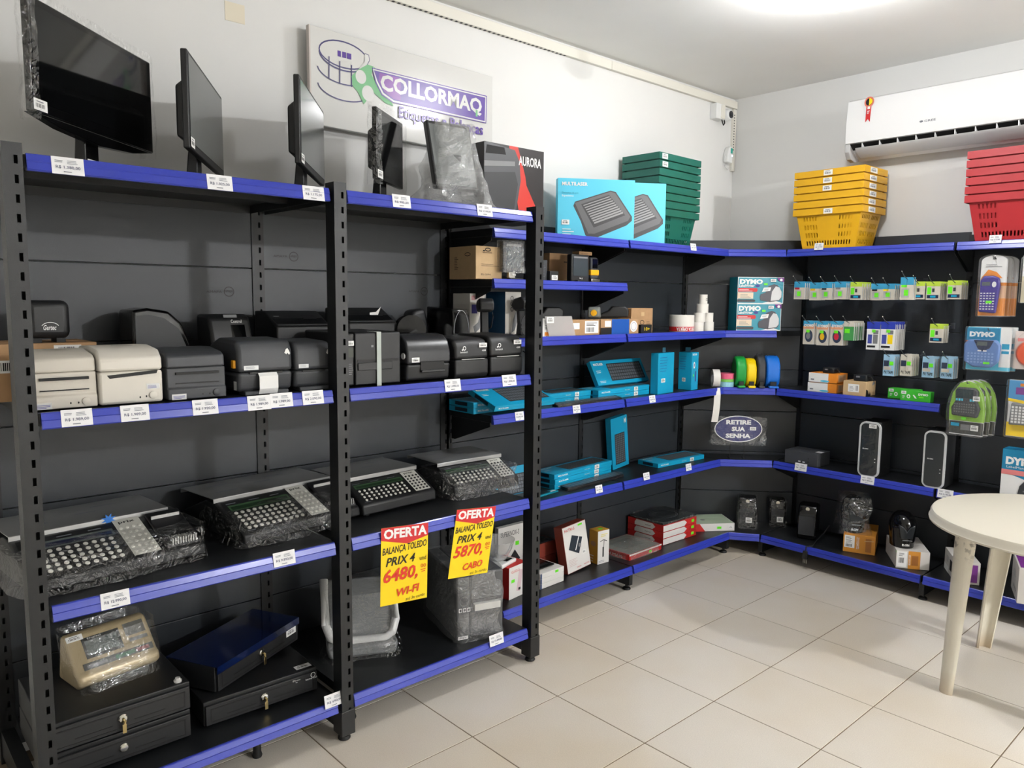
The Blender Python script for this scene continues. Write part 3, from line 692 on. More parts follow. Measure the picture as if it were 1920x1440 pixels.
        MB(dk).box(-w*.2, w*.34, -.001, .006, h*.22, h*.42).build('paper_slot', t)
        MB(BPL).box(-w*.2, w*.34, -.008, .004, h*.2, h*.25).build('tear_bar', t, bevel=.002)
        MB(mat('white_badge', (225, 226, 226), .4)).lathe([(.012, 0), (.012, -.004)], (-w/2, d*.1, h*.55), 16, 'x').build('side_badge', t)
        f = front(w, h); f.sticker(.1, .42, .27, .52); f.build('print', t)
    elif kind == 'bema':
        MB(m).prism([(.012, .0), (0, h*.1), (0, h*.48), (d, h*.48), (d, 0)], -w/2, w/2).build('body', t, bevel=.008, seg=3)
        MB(m).prism([(0, h*.49), (.002, h*.78), (.02, h*.96), (.05, h), (d, h*1.02), (d, h*.49)], -w/2, w/2).build('lid', t, bevel=.012, seg=3)
        MB(mat('tear_blade', (190, 190, 188), .3)).box(-w*.32, w*.36, -.002, .002, h*.475, h*.49).build('tear_blade', t)
        f = front(w, h); f.text('bematech', .14, .64, .36, .69, WHITE).ring(.26, .76, .04, .045, .003, WHITE).ell(.2, .72, .02, .02, WHITE).sticker(.7, .77, .94, .88).text('4200', .78, .67, .9, .71, WHITE, bold=.02); f.build('print', t)
    return t
prt('beige label printer with two front slits beside the rack end post', (59, 770), (184, 760), 668, .27, BEIGE, 'argox')
prt('pale beige label printer with one wide paper slot, next to the dark one', (188, 761), (307, 752), 656, .27, BEIGE2, 'argox2', -.785)
prt('charcoal label printer with two front slits next to the pale beige printer', (316, 752), (425, 742), 662, .27, CHAR, 'argox', -.785)
prt('charcoal label printer with orange latch and a white label sticking out', (448, 741), (550, 731), 638, .24, CHAR, 'zebra', -.785, hmax=1)
prt('charcoal label printer partly hidden behind the middle rack post', (554, 731), (623, 723), 640, .24, CHAR, 'zebra', -.80)
prt('black upright label printer with a strip of clear tape down its front', (647, 724), (751, 716), 622, .3, BPL, 'tower', -.785)
prt('black label printer with rounded satin lid next to the taped printer', (764, 712), (845, 703), 626, .25, BPL, 'round', -.785)
t1 = prt('black receipt label printer with small white logo, beside the rounded one', (854, 707), (916, 702), 634, .24, BPL, 'bema', -.785)
t2 = prt('black receipt label printer with white logo under a clear film sheet', (920, 703), (980, 696), 628, .24, BPL, 'bema', -.785)
w2 = .11
def sheet(u, v):
    q = Vector((-.24+u*.36, .03+v*.2, 0)); return (q.x, q.y, .152+.012*noise.noise(q*14)+.006*noise.noise(q*40)+.012*v)
o = MB(FILM2).grid(sheet, 30, 16).build('film_sheet', t2, smooth=True, fix=False)
MB(BPL).tube([(w2, .02, .1), (w2+.02, -.0, .08), (w2+.03, -.005, .04)], .004).build('cable', t2, smooth=True)
MB(WPL).box(w2+.024, w2+.038, -.01, .0, .015, .04).build('usb_plug', t2, bevel=.002)

# cardboard carton at the back with a kitchen-type reader on top
A = P(-40, 700, x=-1.075); B = P(182, 660, x=-1.075)
hb = hz(150, 642, -1.075)-ZM
ct = carton('cardboard_box', 'brown cardboard carton standing behind the two beige printers', 'box', A, B, ZM, hb, .24, KRAFT,
    lambda w, d, h: {'upper_label': front(w, h).rect(.62, .8, .86, .96, WHITE).bars(.66, .83, .8, .93, INK, 12), 'lower_label': front(w, h).rect(.1, .5, .4, .72, WHITE).bars(.14, .54, .34, .68, INK, 12)})
A = P(52, 640, x=-1.1); B = P(135, 640, x=-1.1); hh = hz(90, 563, -1.1)-ZM-hb; w = B.y-A.y
t = thing('price_checker', 'rounded black price checker with white script logo on the cardboard carton', 'price checker', (-1.1, (A.y+B.y)/2, ZM+hb), math.pi/2)
MB(BPL).box(-w/2, w/2, 0, .1, .012, hh).build('body', t, bevel=.022, seg=4)
MB(DARK).box(-w/2+.015, -w/2+.04, .01, .09, 0, .014).build('foot', t); MB(DARK).box(w/2-.04, w/2-.015, .01, .09, 0, .014).build('foot', t)
f = front(w, hh); f.text('Gertec', .36, .3, .66, .42, WHITE, bold=.02, shear=.3).ring(.52, .36, .2, .12, .002, WHITE, 20, 160); f.build('logo', t)

# back row on the same shelf
def backdev(name, label, cat, l, r, top, xf, d, prof, m=BPL, bev=.012, z=ZM):
    A = P(*l, x=xf); B = P(*r, x=xf); w = B.y-A.y; h = hz((l[0]+r[0])/2, top, xf)-z
    t = thing(name, label, cat, (xf, (A.y+B.y)/2, z), math.pi/2)
    MB(m).prism([(a*d, c*h) for a, c in prof], -w/2, w/2).build('body', t, bevel=bev, seg=3)
    return t, w, h, d
xf = -1.02; A = P(270, 660, x=-1.05); B = P(385, 660, x=-1.05); h = hz(300, 578, -1.1)-ZM
t = thing('cheque_printer', 'black cheque printer with a long curved top behind the charcoal printers', 'printer', (-1.16, (A.y+B.y)/2, ZM), math.pi/2)
w = B.y-A.y
MB(BGL).prism([(-w/2, 0), (w/2, 0), (w/2, h*.35), (w*.46, h*.55), (w*.3, h*.82), (.02, h*.96), (-w*.25, h), (-w/2, h*.97)], 0, .16, 'y').build('body', t, bevel=.01, seg=3)
MB(BPL).prism([(-w*.46, .01), (w*.42, .01), (w*.42, h*.33), (w*.38, h*.5), (w*.24, h*.75), (0, h*.88), (-w*.25, h*.92), (-w*.46, h*.9)], -.004, 0, 'y').build('side_plate', t)
front(w, h).text('bj', .92, .4, .98, .5, WHITE, bold=.03).build('logo', t)
t, w, h, d = backdev('time_clock', 'black biometric time clock with dark display behind the orange-latch printer', 'time clock', (400, 650), (478, 645), 590, -1.1, .16, [(0, 0), (0, .5), (.25, .95), (.4, 1), (1, 1), (1, 0)])
f = Face((-w/2, 0, h*.5), (1, 0, 0), (0, .25*d, h*.45), w, h*.5); f.rect(.5, .1, .84, .75, GLASS).text('Control', .52, .8, .78, .9, WHITE).rect(.36, .96, .68, 1.05, GREY); f.build('display', t)
for (l, r, tp, lab) in (((520, 640), (622, 634), 584, 'squat black receipt printer behind the middle rack post'), ((655, 632), (745, 626), 578, 'squat black receipt printer with a torn white slip behind the taped printer')):
    t, w, h, d = backdev('receipt_printer', lab, 'printer', l, r, tp, -1.12, .2, [(0, 0), (0, .78), (.1, .82), (.6, 1), (1, 1), (1, 0)], bev=.006)
    f = Face((-w/2, 0, h*.79), (1, 0, 0), (0, .6*d, .2*h), w, d*.6); f.rect(.04, .2, .96, .9, BGL).rect(.04, .06, .96, .1, GREY).rect(.1, .7, .2, .84, GREY).rect(.6, .5, .85, .8, BPL)
    f.build('top_panel', t)
    if 'slip' in lab: MB(WHITE).prism([(0, 0), (.04, .0), (.055, .035), (.03, .012), (.0, .01)], .03, .031, 'y').build('paper_slip', t, (0, 0, h*.9))
c = P(772, 628, x=-1.08)
t = thing('ribbon_roll', 'black ribbon reel on its side behind the rounded printer', 'reel', (c.x, c.y, ZM), math.pi/2-.4)
MB(BGL).lathe([(.062, 0), (.062, .006), (.02, .006), (.02, .09), (.06, .09), (.06, .096)], (0, 0, .19), 28, 'y').build('reel', t, smooth=True)
MB(BPL).prism([(-.04, 0), (.04, 0), (.03, .15), (-.03, .15)], .01, .085, 'y').build('stand', t)
t, w, h, d = backdev('terminal_box', 'black boxy terminal with chrome edge and white logo plate behind the logo printers', 'terminal', (850, 640), (880, 634), 580, -1.035, .2, [(0, 0), (0, .9), (.05, 1), (1, 1.04), (1, 0)], BGL, .006)
f = front(w, h); f.rect(.1, .28, .92, .46, WHITE).text('place', .3, .32, .85, .43, INK, bold=.04).ring(.5, .62, .47, .36, .003, GREY, 0, 180); f.build('print', t)
c = P(806, 640, x=-1.19)
t = thing('handheld_collector', 'black handheld collector with white tip lying behind the logo printers', 'scanner', (c.x, c.y-.062, ZM), math.pi/2)
MB(BPL).prism([(-.055, 0), (.06, 0), (.068, .2), (.04, .28), (-.03, .27), (-.06, .18)], 0, .08, 'y').build('body', t, bevel=.02, seg=3)
MB(WPL).prism([(-.02, .14), (.01, .14), (.015, .19), (0, .21), (-.03, .19)], -.02, .0, 'y').build('tip', t, bevel=.006)

# ---------------------------------------------------------------- scales on the lower shelf
ZL = .753
KEY = mat('key_white', (225, 224, 216), .5); KEYP = mat('keypad_grey', (200, 200, 192), .5)
key_me = MB(KEY).lathe([(.0056, 0), (.0056, .0022), (.0046, .0032), (.0001, .0034)], (0, 0, 0), 12).mesh('key', True)
keyb_me = MB(BPL).lathe([(.005, 0), (.005, .002), (.004, .003), (.0001, .003)], (0, 0, 0), 12).mesh('key', True)
def scale(label, fl, fr, bagged, prn=False, dark_keys=False, lcd=LCD, film=None, blot=False, seed=1, zp=.14, wide=1.08):
    A = P(*fl, z=ZL+zp); B = P(*fr, z=ZL+zp); wd = math.hypot(B.x-A.x, B.y-A.y); rz = math.atan2(B.y-A.y, B.x-A.x)
    c = (A+B)/2; uy = Vector((-math.sin(rz), math.cos(rz), 0))
    yp = .2 if prn else .13; z1 = .124 if prn else .118; z0 = .05 if prn else .058     # platter front, console top and foot
    t = thing('weighing_scale', label, 'scale', (c.x-uy.x*yp, c.y-uy.y*yp, ZL), rz, 'counter scales on the lower shelf of the tall rack')
    W = wd*wide if prn else wd; sh = wd*.035 if prn and wide > 1 else 0; xl, xr = sh-W/2, sh+W/2
    MB(BPL).prism([(0, .012), (.002, z0-.008), (.012, z0), (yp-.005, z1), (yp+.07, z1), (yp+.23, .06), (yp+.23, .012)], xl, xr).build('housing', t, bevel=.006, seg=3)
    for x in (xl+.04, xr-.04):
        for y in (.04, yp+.2): MB(DARK).lathe([(.014, 0), (.016, .004), (.012, .014)], (x, y, 0), 12).build('foot', t)
    k = [(0, -.018), (0, -.002), (.003, 0), (.244, 0), (.247, -.002), (.247, -.018), (.244, -.018), (.244, -.003), (.003, -.003), (.003, -.018)]
    pl = MB(STEEL).prism([(yp+q, zp+r_) for q, r_ in k], -wd/2, wd/2).build('weighing_platter', t, bevel=.001)
    f = Face((-wd/2, yp+.003, zp), (1, 0, 0), (0, 1, 0), wd, .24, .0008)
    for a, b_ in ((.1, .3), (.15, .72), (.6, .7), (.45, .45)): f.lines(a, b_, a+.22, b_+.05, 2, mat('film_print', (110, 118, 150), .4), .3)
    f.build('film_print', pl)
    if blot: Face((.02, yp-.0002, zp-.03), (1, 0, 0), (0, 0, 1), .05, .05, .001).poly([(.5+.5*(1 if k % 2 else .45)*math.cos(k*.393), .5+.42*(1 if k % 2 else .45)*math.sin(k*.393)) for k in range(16)], mat('blue_blot', (40, 120, 210), .5)).build('blue_sticker', t)
    sl = Vector((0, yp-.017, z1-z0)); u = sl.normalized(); n = Vector((0, -u.z, u.y)); LN = sl.length
    kw = W*(.7 if prn else .92); x0 = xl+W*.03
    f = Face((x0, .012, z0), (1, 0, 0), u, kw, LN, .0012)
    f.rect(0, .05, 1, .97, mat('console_black', (30, 31, 33), .4)).rect(.04, .66, .74, .84, lcd).rect(.06, .69, .72, .79, mat('lcd_band', (30, 52, 34), .3) if lcd is LCD else mat('lcd_blue', (38, 42, 66), .3))
    f.lines(.04, .88, .2, .93, 1, GINK, .4).lines(.3, .88, .46, .93, 1, GINK, .4).lines(.55, .88, .72, .93, 1, GINK, .4).lines(.02, .02, .12, .05, 1, GINK, .5)
    f.poly([(.77, .02), (1.0, .02), (1.0, 1.02), (.77, 1.02)], KEYP).text('prix', .81, .88, .95, .97, INK, bold=.02)
    f.build('control_panel', t)
    R = Matrix(((1, 0, 0), (0, u.y, n.y), (0, u.z, n.z))).to_4x4()
    def k_(me, uu, vv, s=1):
        o = put(me, 'key', t, f.o+f.r*(uu*kw)+f.u*(vv*LN)+n*.0029); o.rotation_euler = R.to_euler(); o.scale = (s, s, 1)
    for j in range(5 if prn else 4):
        for i in range(10): k_(key_me, .06+i*.069, (.1+j*.118) if prn else (.1+j*.142), 1.3 if prn else 1)
    for j in range(6):
        for i in range(4): k_(key_me if prn else keyb_me, .802+i*.055, .12+j*.13)
    if prn:
        MB(BPL).prism([(.012, z0), (yp-.01, z1), (yp-.012, z1+.012), (.12, .106), (.02, z0+.02)], xl+W*.76, xr-.008).build('printer_cover', t, bevel=.01, seg=3)
        MB(STEEL).box(xl+W*.78, xr-.02, yp-.05, yp-.044, z1-.005, z1+.006).build('paper_guide', t)
        for q in range(10): MB(STEEL).box(xl+W*.8+q*.0085, xl+W*.8+q*.0085+.004, .016, .05, z0+.01, z0+.032).build('rib', t)
    if bagged: bag(t, W-(.07 if prn and wide < 1 else 0), yp+.15, .105, .014, .0, seed, .013, film or FILM, skirt=.012, nv=26, nu=72).location.x = sh-(.03 if prn and wide < 1 else 0)
    return t
scale('bagged counter scale with blue ink star on its platter, beside the rack end post', (15, 1007), (315, 950), True, True, lcd=LCDG, blot=True, seed=2)
scale('bagged counter scale with ribbed printer cover beside the middle rack post', (400, 936), (619, 892), True, True, seed=5, wide=.985)
scale('unwrapped black counter scale with round white keys beside the middle rack post', (645, 898), (781, 872), False, dark_keys=True, seed=1)
scale('counter scale in a very shiny bag above the askew yellow offer card', (820, 869), (940, 850), True, dark_keys=True, seed=9, film=film('shiny_film', .16, .03, crease=.8, bmp=1.0, rough=.1))

# yellow offer cards hanging from the rail
def offer(label, tl, tr, bl, price, word, x):
    TL, TR, BL = P(*tl, x=x), P(*tr, x=x), P(*bl, x=x)
    W, H = (TR-TL).length, (BL-TL).length
    t = thing('offer_card', label, 'sign', BL, 0)
    r_, u_ = (TR-TL), (TL-BL); z = Vector((0, 0, 0))
    mb = MB(YEL); n = r_.cross(u_).normalized()*.0008
    mb.add([z-n, r_-n, r_+u_-n, u_-n, z, r_, r_+u_, u_], [(0, 1, 2, 3), (4, 5, 6, 7), (0, 1, 5, 4), (1, 2, 6, 5), (2, 3, 7, 6), (3, 0, 4, 7)]).build('card', t)
    f = Face((0, 0, 0), r_, u_, W, H, .0006)
    f.poly([(0, 1), (0, .84), (.55, .765), (1, .84), (1, 1)], RED).text('OFERTA', .05, .85, .97, .98, WHITE, bold=.04)
    PEN = mat('marker_black', (25, 22, 18), .6); PENR = mat('marker_red', (214, 52, 28), .6)
    f.text('BALAN\u00c7A TOLEDO', .03, .63, .97, .74, PEN, shear=.15, slope=.05, bold=.015).text('PRIX 4', .1, .5, .72, .61, PEN, shear=.25, bold=.02, slope=.02)
    f.text('und', .82, .52, .96, .58, PEN).text(price, .05, .26, .78, .46, PENR, shear=.2, bold=.025, slope=.02).text('00', .84, .42, .96, .47, PENR).stroke([(.84, .39), (.95, .4)], .003, PENR).stroke([(.86, .365), (.94, .375)], .003, PENR)
    f.text(word, .33, .09, .82, .19, PENR, shear=.2, bold=.02, slope=.03).text('at\u00e9 3x cart\u00e3o', .52, .02, .95, .06, PEN, shear=.2, slope=.02)
    f.build('lettering', t); return t
offer('yellow offer card priced 6480 hanging from the lower blue rail', (715, 991), (803, 980), (713, 1138), '6480,', 'WI-FI', XF+.026)
offer('yellow offer card priced 5870 hanging askew in front of the bagged printer', (857, 956), (930, 949), (840, 1086), '5870,', 'CABO', XF+.026)

# ---------------------------------------------------------------- bottom shelf of the tall rack
ZB = .1585
def drawer(label, loc, rz, w, h, d, key=True):
    t = thing('cash_drawer', label, 'cash drawer', loc, rz)
    MB(BPL).box(-w/2, w/2, .012, d, .008, h).build('housing', t, bevel=.003)
    MB(BPL).box(-w/2+.004, w/2-.004, 0, .012, .012, h-.012).build('drawer_front', t, bevel=.002)
    mb = MB(DARK)
    for a, b_, c_, e in ((-w/2+.02, w/2-.02, h-.028, h-.024), (-w/2+.02, w/2-.02, .02, .023)): mb.box(a, b_, -.001, .0, c_, e)
    mb.box(-w/2+.02, -w/2+.023, -.001, 0, .02, h-.024).box(w/2-.023, w/2-.02, -.001, 0, .02, h-.024); o = mb.build('panel_groove', t); o['kind'] = 'stuff'
    for a, b_ in ((-.32, -.07), (.08, .3)): MB(DARK).box(w*a, w*b_, -.0012, 0, h*.36, h*.39).build('media_slot', t)
    lk = MB(CHROME).lathe([(.014, 0), (.014, -.006), (.011, -.009), (.0001, -.0095)], (0, 0, h*.55), 18, 'y').build('lock', t, smooth=True)
    if key:
        MB(BRASS).tube([(0.0, -.012, h*.55), (.003, -.016, h*.5), (.0, -.018, h*.42)], .004).build('key_ring', lk)
        MB(BRASS).box(-.006, .006, -.02, -.018, h*.12, h*.42).build('key', lk, bevel=.001)
    for sx in (-1, 1): MB(DARK).lathe([(.012, 0), (.012, .01)], (sx*(w/2-.03), .05, 0), 12).build('foot', t)
    return t
c = P(361, 1384, z=ZB)
w = .42; h1 = .098
loc = (c.x, c.y-w/2, ZB)
drawer('lower black cash drawer of the pair under the gold indicator', loc, math.pi/2, w, h1, .4, False)
drawer('upper black cash drawer of the pair, carrying the gold indicator, with keys', (c.x+.004, c.y-w/2, ZB+h1), math.pi/2, w, h1, .4)
MBk = MB(mat('white_stop', (215, 215, 212), .4)).lathe([(.012, 0), (.013, .006), (.008, .009), (.008, .014), (.0001, .014)], (0, 0, 0), 14)
tag(MBk.build('rubber_stop', None, (c.x-.03, c.y-.03, ZB+2*h1), smooth=True), 'small white rubber stop lying on the upper cash drawer', 'rubber stop')
A = P(385, 1370, z=ZB); B = P(597, 1296, z=ZB); dd = B-A; w = math.hypot(dd.x, dd.y); rz = math.atan2(dd.y, dd.x)
t = drawer('black cash drawer with two white logos and keys beside the middle rack post', ((A.x+B.x)/2, (A.y+B.y)/2, ZB), rz, w, .092, .38)
f = front(w, .092); f.text('Elgin', .76, .66, .83, .8, WHITE).text('bematech', .88, .62, .99, .7, WHITE).ring(.95, .78, .02, .1, .002, WHITE); f.build('logo', t); sticker_part(t, (w/2-.07, .03, .092), (1, 0, 0), (0, 1, 0), .06, .03)
A = P(409, 1304, z=ZB+.093); B = P(560, 1203, z=ZB+.093); dd = B-A; w = math.hypot(dd.x, dd.y); rz = math.atan2(dd.y, dd.x)
t = drawer('black cash drawer turned askew with shiny blue film on its top', ((A.x+B.x)/2, (A.y+B.y)/2, ZB+.093), rz, w, .1, .22)
BF = mat('blue_film', (8, 24, 66), .15, coat=.3)
MB(BF).prism([(-.002, .075), (-.002, .1015), (.224, .1015), (.224, .07), (.222, .07), (.222, .0995), (0, .0995), (0, .075)], -w/2-.002, w/2+.002).build('blue_film', t)
sticker_part(t, (w/2-.08, -.0015, .05), (1, 0, 0), (0, 0, 1), .06, .025)
# gold weighing indicator
GOLD = mat('gold_plastic', (196, 178, 142), .32, metal=.2)
A = P(150, 1302, z=ZB+2*h1); B = P(303, 1245, z=ZB+2*h1); dd = B-A; w = math.hypot(dd.x, dd.y); rz = math.atan2(dd.y, dd.x)
t = thing('weighing_indicator', 'gold plastic weighing indicator in clear film on the cash drawers', 'indicator', ((A.x+B.x)/2, (A.y+B.y)/2, ZB+2*h1), rz)
bh = .155
MB(GOLD).prism([(.0, .02), (.005, .05), (.025, .06), (.105, bh), (.14, bh), (.165, .0), (.03, 0)], -w/2, w/2).build('housing', t, bevel=.014, seg=4)
u = Vector((0, .08, bh-.06)); LN = u.length
f = Face((-w/2, .025, .06), (1, 0, 0), u, w, LN, .0012)
f.rect(.17, .26, .62, .84, mat('dark_bezel', (70, 72, 70), .3)).rect(.2, .34, .58, .74, LCDG).rect(.68, .52, .93, .88, mat('plate_grey', (98, 98, 92), .5)).rect(.7, .34, .93, .44, STEEL).rect(.1, -.02, .95, .16, mat('strip_grey', (84, 86, 84), .4)).rect(.48, .02, .72, .12, mat('strip_green', (60, 110, 84), .4)).rect(.74, .02, .9, .12, mat('strip_red', (140, 84, 84), .4)).rect(.14, .02, .38, .1, GREY)
f.text('Digital', .24, .76, .4, .82, WHITE).sticker(.01, .82, .2, .98); f.build('display_panel', t)
def gw(u_, v):
    a = u_*2*math.pi; sg = lambda k, e: math.copysign(abs(k)**e, k)
    p_ = Vector((sg(math.cos(a), .3)*(w/2+.006), .08+sg(math.sin(a), .4)*.088+(-.03+.06*v), .002+v*(bh+.004)))
    return p_+Vector((0, 1, 0))*.006*noise.noise(p_*20)
MB(film('indicator_film', .03, .0, crease=.25, bmp=.3)).grid(gw, 48, 16, wrap=True).build('plastic_wrap', t, fix=False)
# bagged white-rimmed trays
A = P(612, 1240, z=ZB); B = P(748, 1224, z=ZB); dd = B-A; w = math.hypot(dd.x, dd.y); rz = math.atan2(dd.y, dd.x)
t = thing('tray_scale', 'bagged scale with white-rimmed tray leaning on the bottom shelf', 'scale', ((A.x+B.x)/2, (A.y+B.y)/2, ZB), rz)
TG = mat('tray_grey', (132, 134, 136), .4)
MB(TG).prism([(-w*.46, .0), (w*.46, 0), (w*.5, .05), (-w*.5, .05)], .0, .3, 'y').build('base', t, bevel=.012)
o = MB(TG).prism([(-w*.44, .0), (w*.44, 0), (w*.47, .26), (-w*.47, .26)], 0, .02, 'y').build('tray', t, (0, .05, .05), rot=(-.55, 0, 0), bevel=.02, seg=3)
pts = [(-w*.5, -.012, .26), (-w*.49, -.012, .07), (-w*.43, -.012, .02), (-w*.33, -.012, 0), (w*.33, -.012, 0), (w*.43, -.012, .02), (w*.49, -.012, .07), (w*.5, -.012, .26)]
MB(WPL).tube(pts, .018, 10).build('rim', o, smooth=True)
bag(t, w, .3, .26, .012, 0, 21, .016, FILM, taper=.12, skirt=.02, nv=26)
# bagged industrial printer
A = P(855, 1204, z=ZB); B = P(943, 1187, z=ZB); dd = B-A; w = math.hypot(dd.x, dd.y); rz = math.atan2(dd.y, dd.x)
h = hz(855, 1080, A.x)-ZB
t = thing('label_printer', 'large grey label printer in a clear bag on the bottom shelf below the offer cards', 'printer', ((A.x+B.x)/2, (A.y+B.y)/2, ZB), rz)
GP = mat('printer_grey', (84, 85, 86), .5)
MB(GP).box(-w*.2, w/2, 0, .4, .01, h).build('body', t, bevel=.008)
MB(GP).box(-w/2, -w*.21, -.004, .4, .006, h*.99).build('control_column', t, bevel=.008)
MB(mat('label_strip', (200, 200, 196), .5)).box(-w*.15, w*.4, -.022, .0, h*.45, h*.55).build('label_strip', t, bevel=.001)
MB(DARK).box(-w*.18, w*.46, -.002, .002, h*.56, h*.6).build('paper_slot', t)
f = front(w, h, -.004); f.rect(.06, .72, .26, .9, mat('dim_lcd2', (70, 74, 74), .3)); f.ring(.16, .6, .09, .07, .002, GREY)
for k in range(3): f.rect(.05+k*.085, .44, .115+k*.085, .5, WHITE).rect(.062+k*.085, .452, .103+k*.085, .488, GP)
f.sticker(.03, .03, .24, .08); f.build('control_panel', t)
bag(t, w, .4, h, .012, 0, 33, .012, FILM2, skirt=.012, nv=30, nu=72)
# ---------------------------------------------------------------- goods on the far left rack
def bx(name, label, cat, l, r, z, top, d, m, art=None, x=None, x2=None, y=None, y2=None, group=None, diag=None):
    if diag: A, B = Pv(*l, *diag), Pv(*r, *diag); tz = Pv(*top, *diag).z
    elif x is not None: A, B = P(*l, x=x), P(*r, x=x if x2 is None else x2); tz = P(*top, x=x).z
    elif y is not None: A, B = P(*l, y=y), P(*r, y=y if y2 is None else y2); tz = P(*top, y=y).z
    else:
        A, B = P(*l, z=z), P(*r, z=z); tz = z+fit(l, r, z, top)[3]
    return carton(name, label, cat, A, B, z, tz-z, d, m, art, group)
def art_elgin(w, d, h):
    f = front(w, h); f.text('ELGIN', .2, .12, .55, .17, INK).ring(.45, .9, .1, .045, .004, INK).ell(.3, .86, .04, .02, INK).lines(.2, .4, .9, .5, 2, INK, .2).text('bematech', .25, .79, .6, .83, INK)
    g = leftf(w, d, h); g.lines(.2, .3, .35, .7, 8, INK, .3).ring(.7, .75, .1, .05, .003, INK)
    return {'print': f, 'side_print': g}
zb_ = ZS['b']+.001; zc_ = ZS['c']+.001; zd_ = ZS['d']+.001; ze_ = ZS['e']+.001; zf_ = ZS['f']+.001
bx('cardboard_box', 'tall plain cardboard carton marked ELGIN on the short upper shelf', 'box', (892, 524), (941, 525), zb_, (889, 460), .2, KRAFT2, art_elgin, x=-1.14)
def terminal(label, px, pz0, top, x, z, w, bagged, rz=math.pi/2, m=BPL):
    c = P(px, pz0, x=x); h = P(px, top, x=x).z-z
    t = thing('price_terminal', label, 'terminal', (x, c.y, z), rz)
    MB(CHROME if bagged else m).box(-.02, .02, .01, .03, .0, h*.3).build('stem', t, bevel=.002)
    MB(m).box(-w*.3, w*.3, -.02, .08, 0, .008).build('base', t, bevel=.002)
    MB(m).box(-w/2, w/2, 0, .035, h*.2 if bagged else .0, h).build('body', t, bevel=.006)
    z0 = h*.3 if bagged else h*.22
    MB(mat('terminal_screen', (60, 68, 72), .15)).box(-w*.4, w*.4, -.0015, .001, z0, h*.86).build('screen', t)
    f = front(w, h, -.001); f.rect(.12, .86, .88, .92, GREY).text('bj', .45, .1, .6, .16, WHITE); f.build('print', t)
    if bagged: bag(t, w, .035, h*.84, .012, h*.17, 8, .006, FILM2, nu=40, nv=16, skirt=.0)
    return t
terminal('black price terminal in a clear bag beside the ELGIN carton', 963, 520, 452, -1.10, zb_, .125, True)
bx('cardboard_box', 'wide cardboard carton lying behind the framed price terminal', 'box', (1030, 524), (1082, 524), zb_, (1030, 474), .1, KRAFT, lambda w, d, h: {'print': front(w, h).ell(.12, .15, .03, .06, INK).ell(.22, .12, .03, .06, INK).lines(.5, .7, .7, .76, 1, INK, .5)}, x=-1.25)
bx('grey_box', 'narrow dark grey box beside the rack post on the short shelf', 'box', (1012, 525), (1026, 525), zb_, (1012, 487), .12, CHAR, lambda w, d, h: {'print': front(w, h).lines(.2, .2, .8, .8, 8, GINK, .15)}, x=-1.12)
t = bx('small_reader', 'small black reader with a white sticker between two boxes', 'reader', (1031, 526), (1047, 526), zb_, (1031, 508), .05, BPL, lambda w, d, h: {'print': front(w, h).sticker(.2, .1, .9, .6)}, x=-1.10)
terminal('dark framed price terminal with grey screen on the short shelf', 1088, 526, 477, -1.10, zb_, .135, False, math.pi/2)
tt = P(1098, 476, x=-1.10); hh = tt.z
bx('small_box', 'small kraft box lying on top of the framed price terminal', 'box', (1086, 480), (1110, 480), P(1088, 477, x=-1.10).z, (1086, 471), .05, KRAFT, lambda w, d, h: {'print': front(w, h).text('bematech', .1, .3, .9, .7, INK)}, x=-1.12)
def scanner(label, px, pz, x, z, col, rz, s=1, stand=False, lift=0, ring=False):
    c = P(px, pz, x=x)
    t = thing('barcode_scanner', label, 'scanner', (x, c.y, z), rz)
    hd = BPL if col != 'grey' else mat('scanner_grey', (120, 124, 120), .5)
    if stand:
        MB(BPL).lathe([(.034*s, 0), (.036*s, .006), (.026*s, .014), (.012*s, .018)], (0, .02, 0), 20).build('base', t, smooth=True)
        MB(BPL).prism([(-.01, .012), (.03, .012), (.022, .06*s), (.03, .14*s), (.012, .15*s), (.0, .08*s)], -.018*s, .018*s).build('handle', t, bevel=.006)
        MB(hd).prism([(-.045*s, .16*s), (-.04*s, .125*s), (.02*s, .115*s), (.045*s, .14*s), (.03*s, .17*s), (-.02*s, .18*s)], -.034*s, .034*s).build('head', t, bevel=.01, seg=3)
        MB(DARK).box(-.026*s, .026*s, -.047*s, -.04*s, .132*s, .156*s).build('window', t)
        MB(BPL).tube([(0, .03, .03), (.03, .0, .05*s), (.035, -.02, .1*s), (.03, -.01, .14*s)], .003).build('cable', t, smooth=True)
    else:
        MB(hd).prism([(-.05*s, .012), (-.05*s, .055*s), (-.03*s, .07*s), (.04*s, .07*s), (.06*s, .045*s), (.12*s, .02), (.12*s, .004), (.03*s, .008)], -.033*s, .033*s).build('body', t, bevel=.008, seg=3)
        if col in ('grey', 'yellow'): MB(mat('scanner_yellow', (240, 176, 20), .4)).lathe([(.018*s, 0), (.016*s, -.004), (.0001, -.005)], (0, -.05*s, .036*s), 18, 'y').build('window', t)
        else: MB(DARK).box(-.024*s, .024*s, -.052*s, -.046*s, .022, .048*s).build('window', t)
    if ring: MB(BPL).tube([(.04*math.cos(a*.5), -.03, .06+.05*math.sin(a*.5)) for a in range(14)], .003).build('cable', t, smooth=True)
    return t
t = thing('handheld_computer', 'handheld collector with yellow band standing beside the framed terminal', 'scanner', (-1.12, P(1115, 520, x=-1.12).y, zb_), math.pi/2)
hc = P(1115, 482, x=-1.12).z-zb_
MB(CHAR).prism([(0, .02), (0, hc*.9), (.012, hc), (.04, hc), (.05, .02)], -.03, .03).build('body', t, bevel=.012, seg=3)
MB(mat('scanner_yellow', (240, 176, 20), .4)).box(-.032, .032, -.003, .03, hc*.28, hc*.5).build('yellow_band', t, bevel=.004)
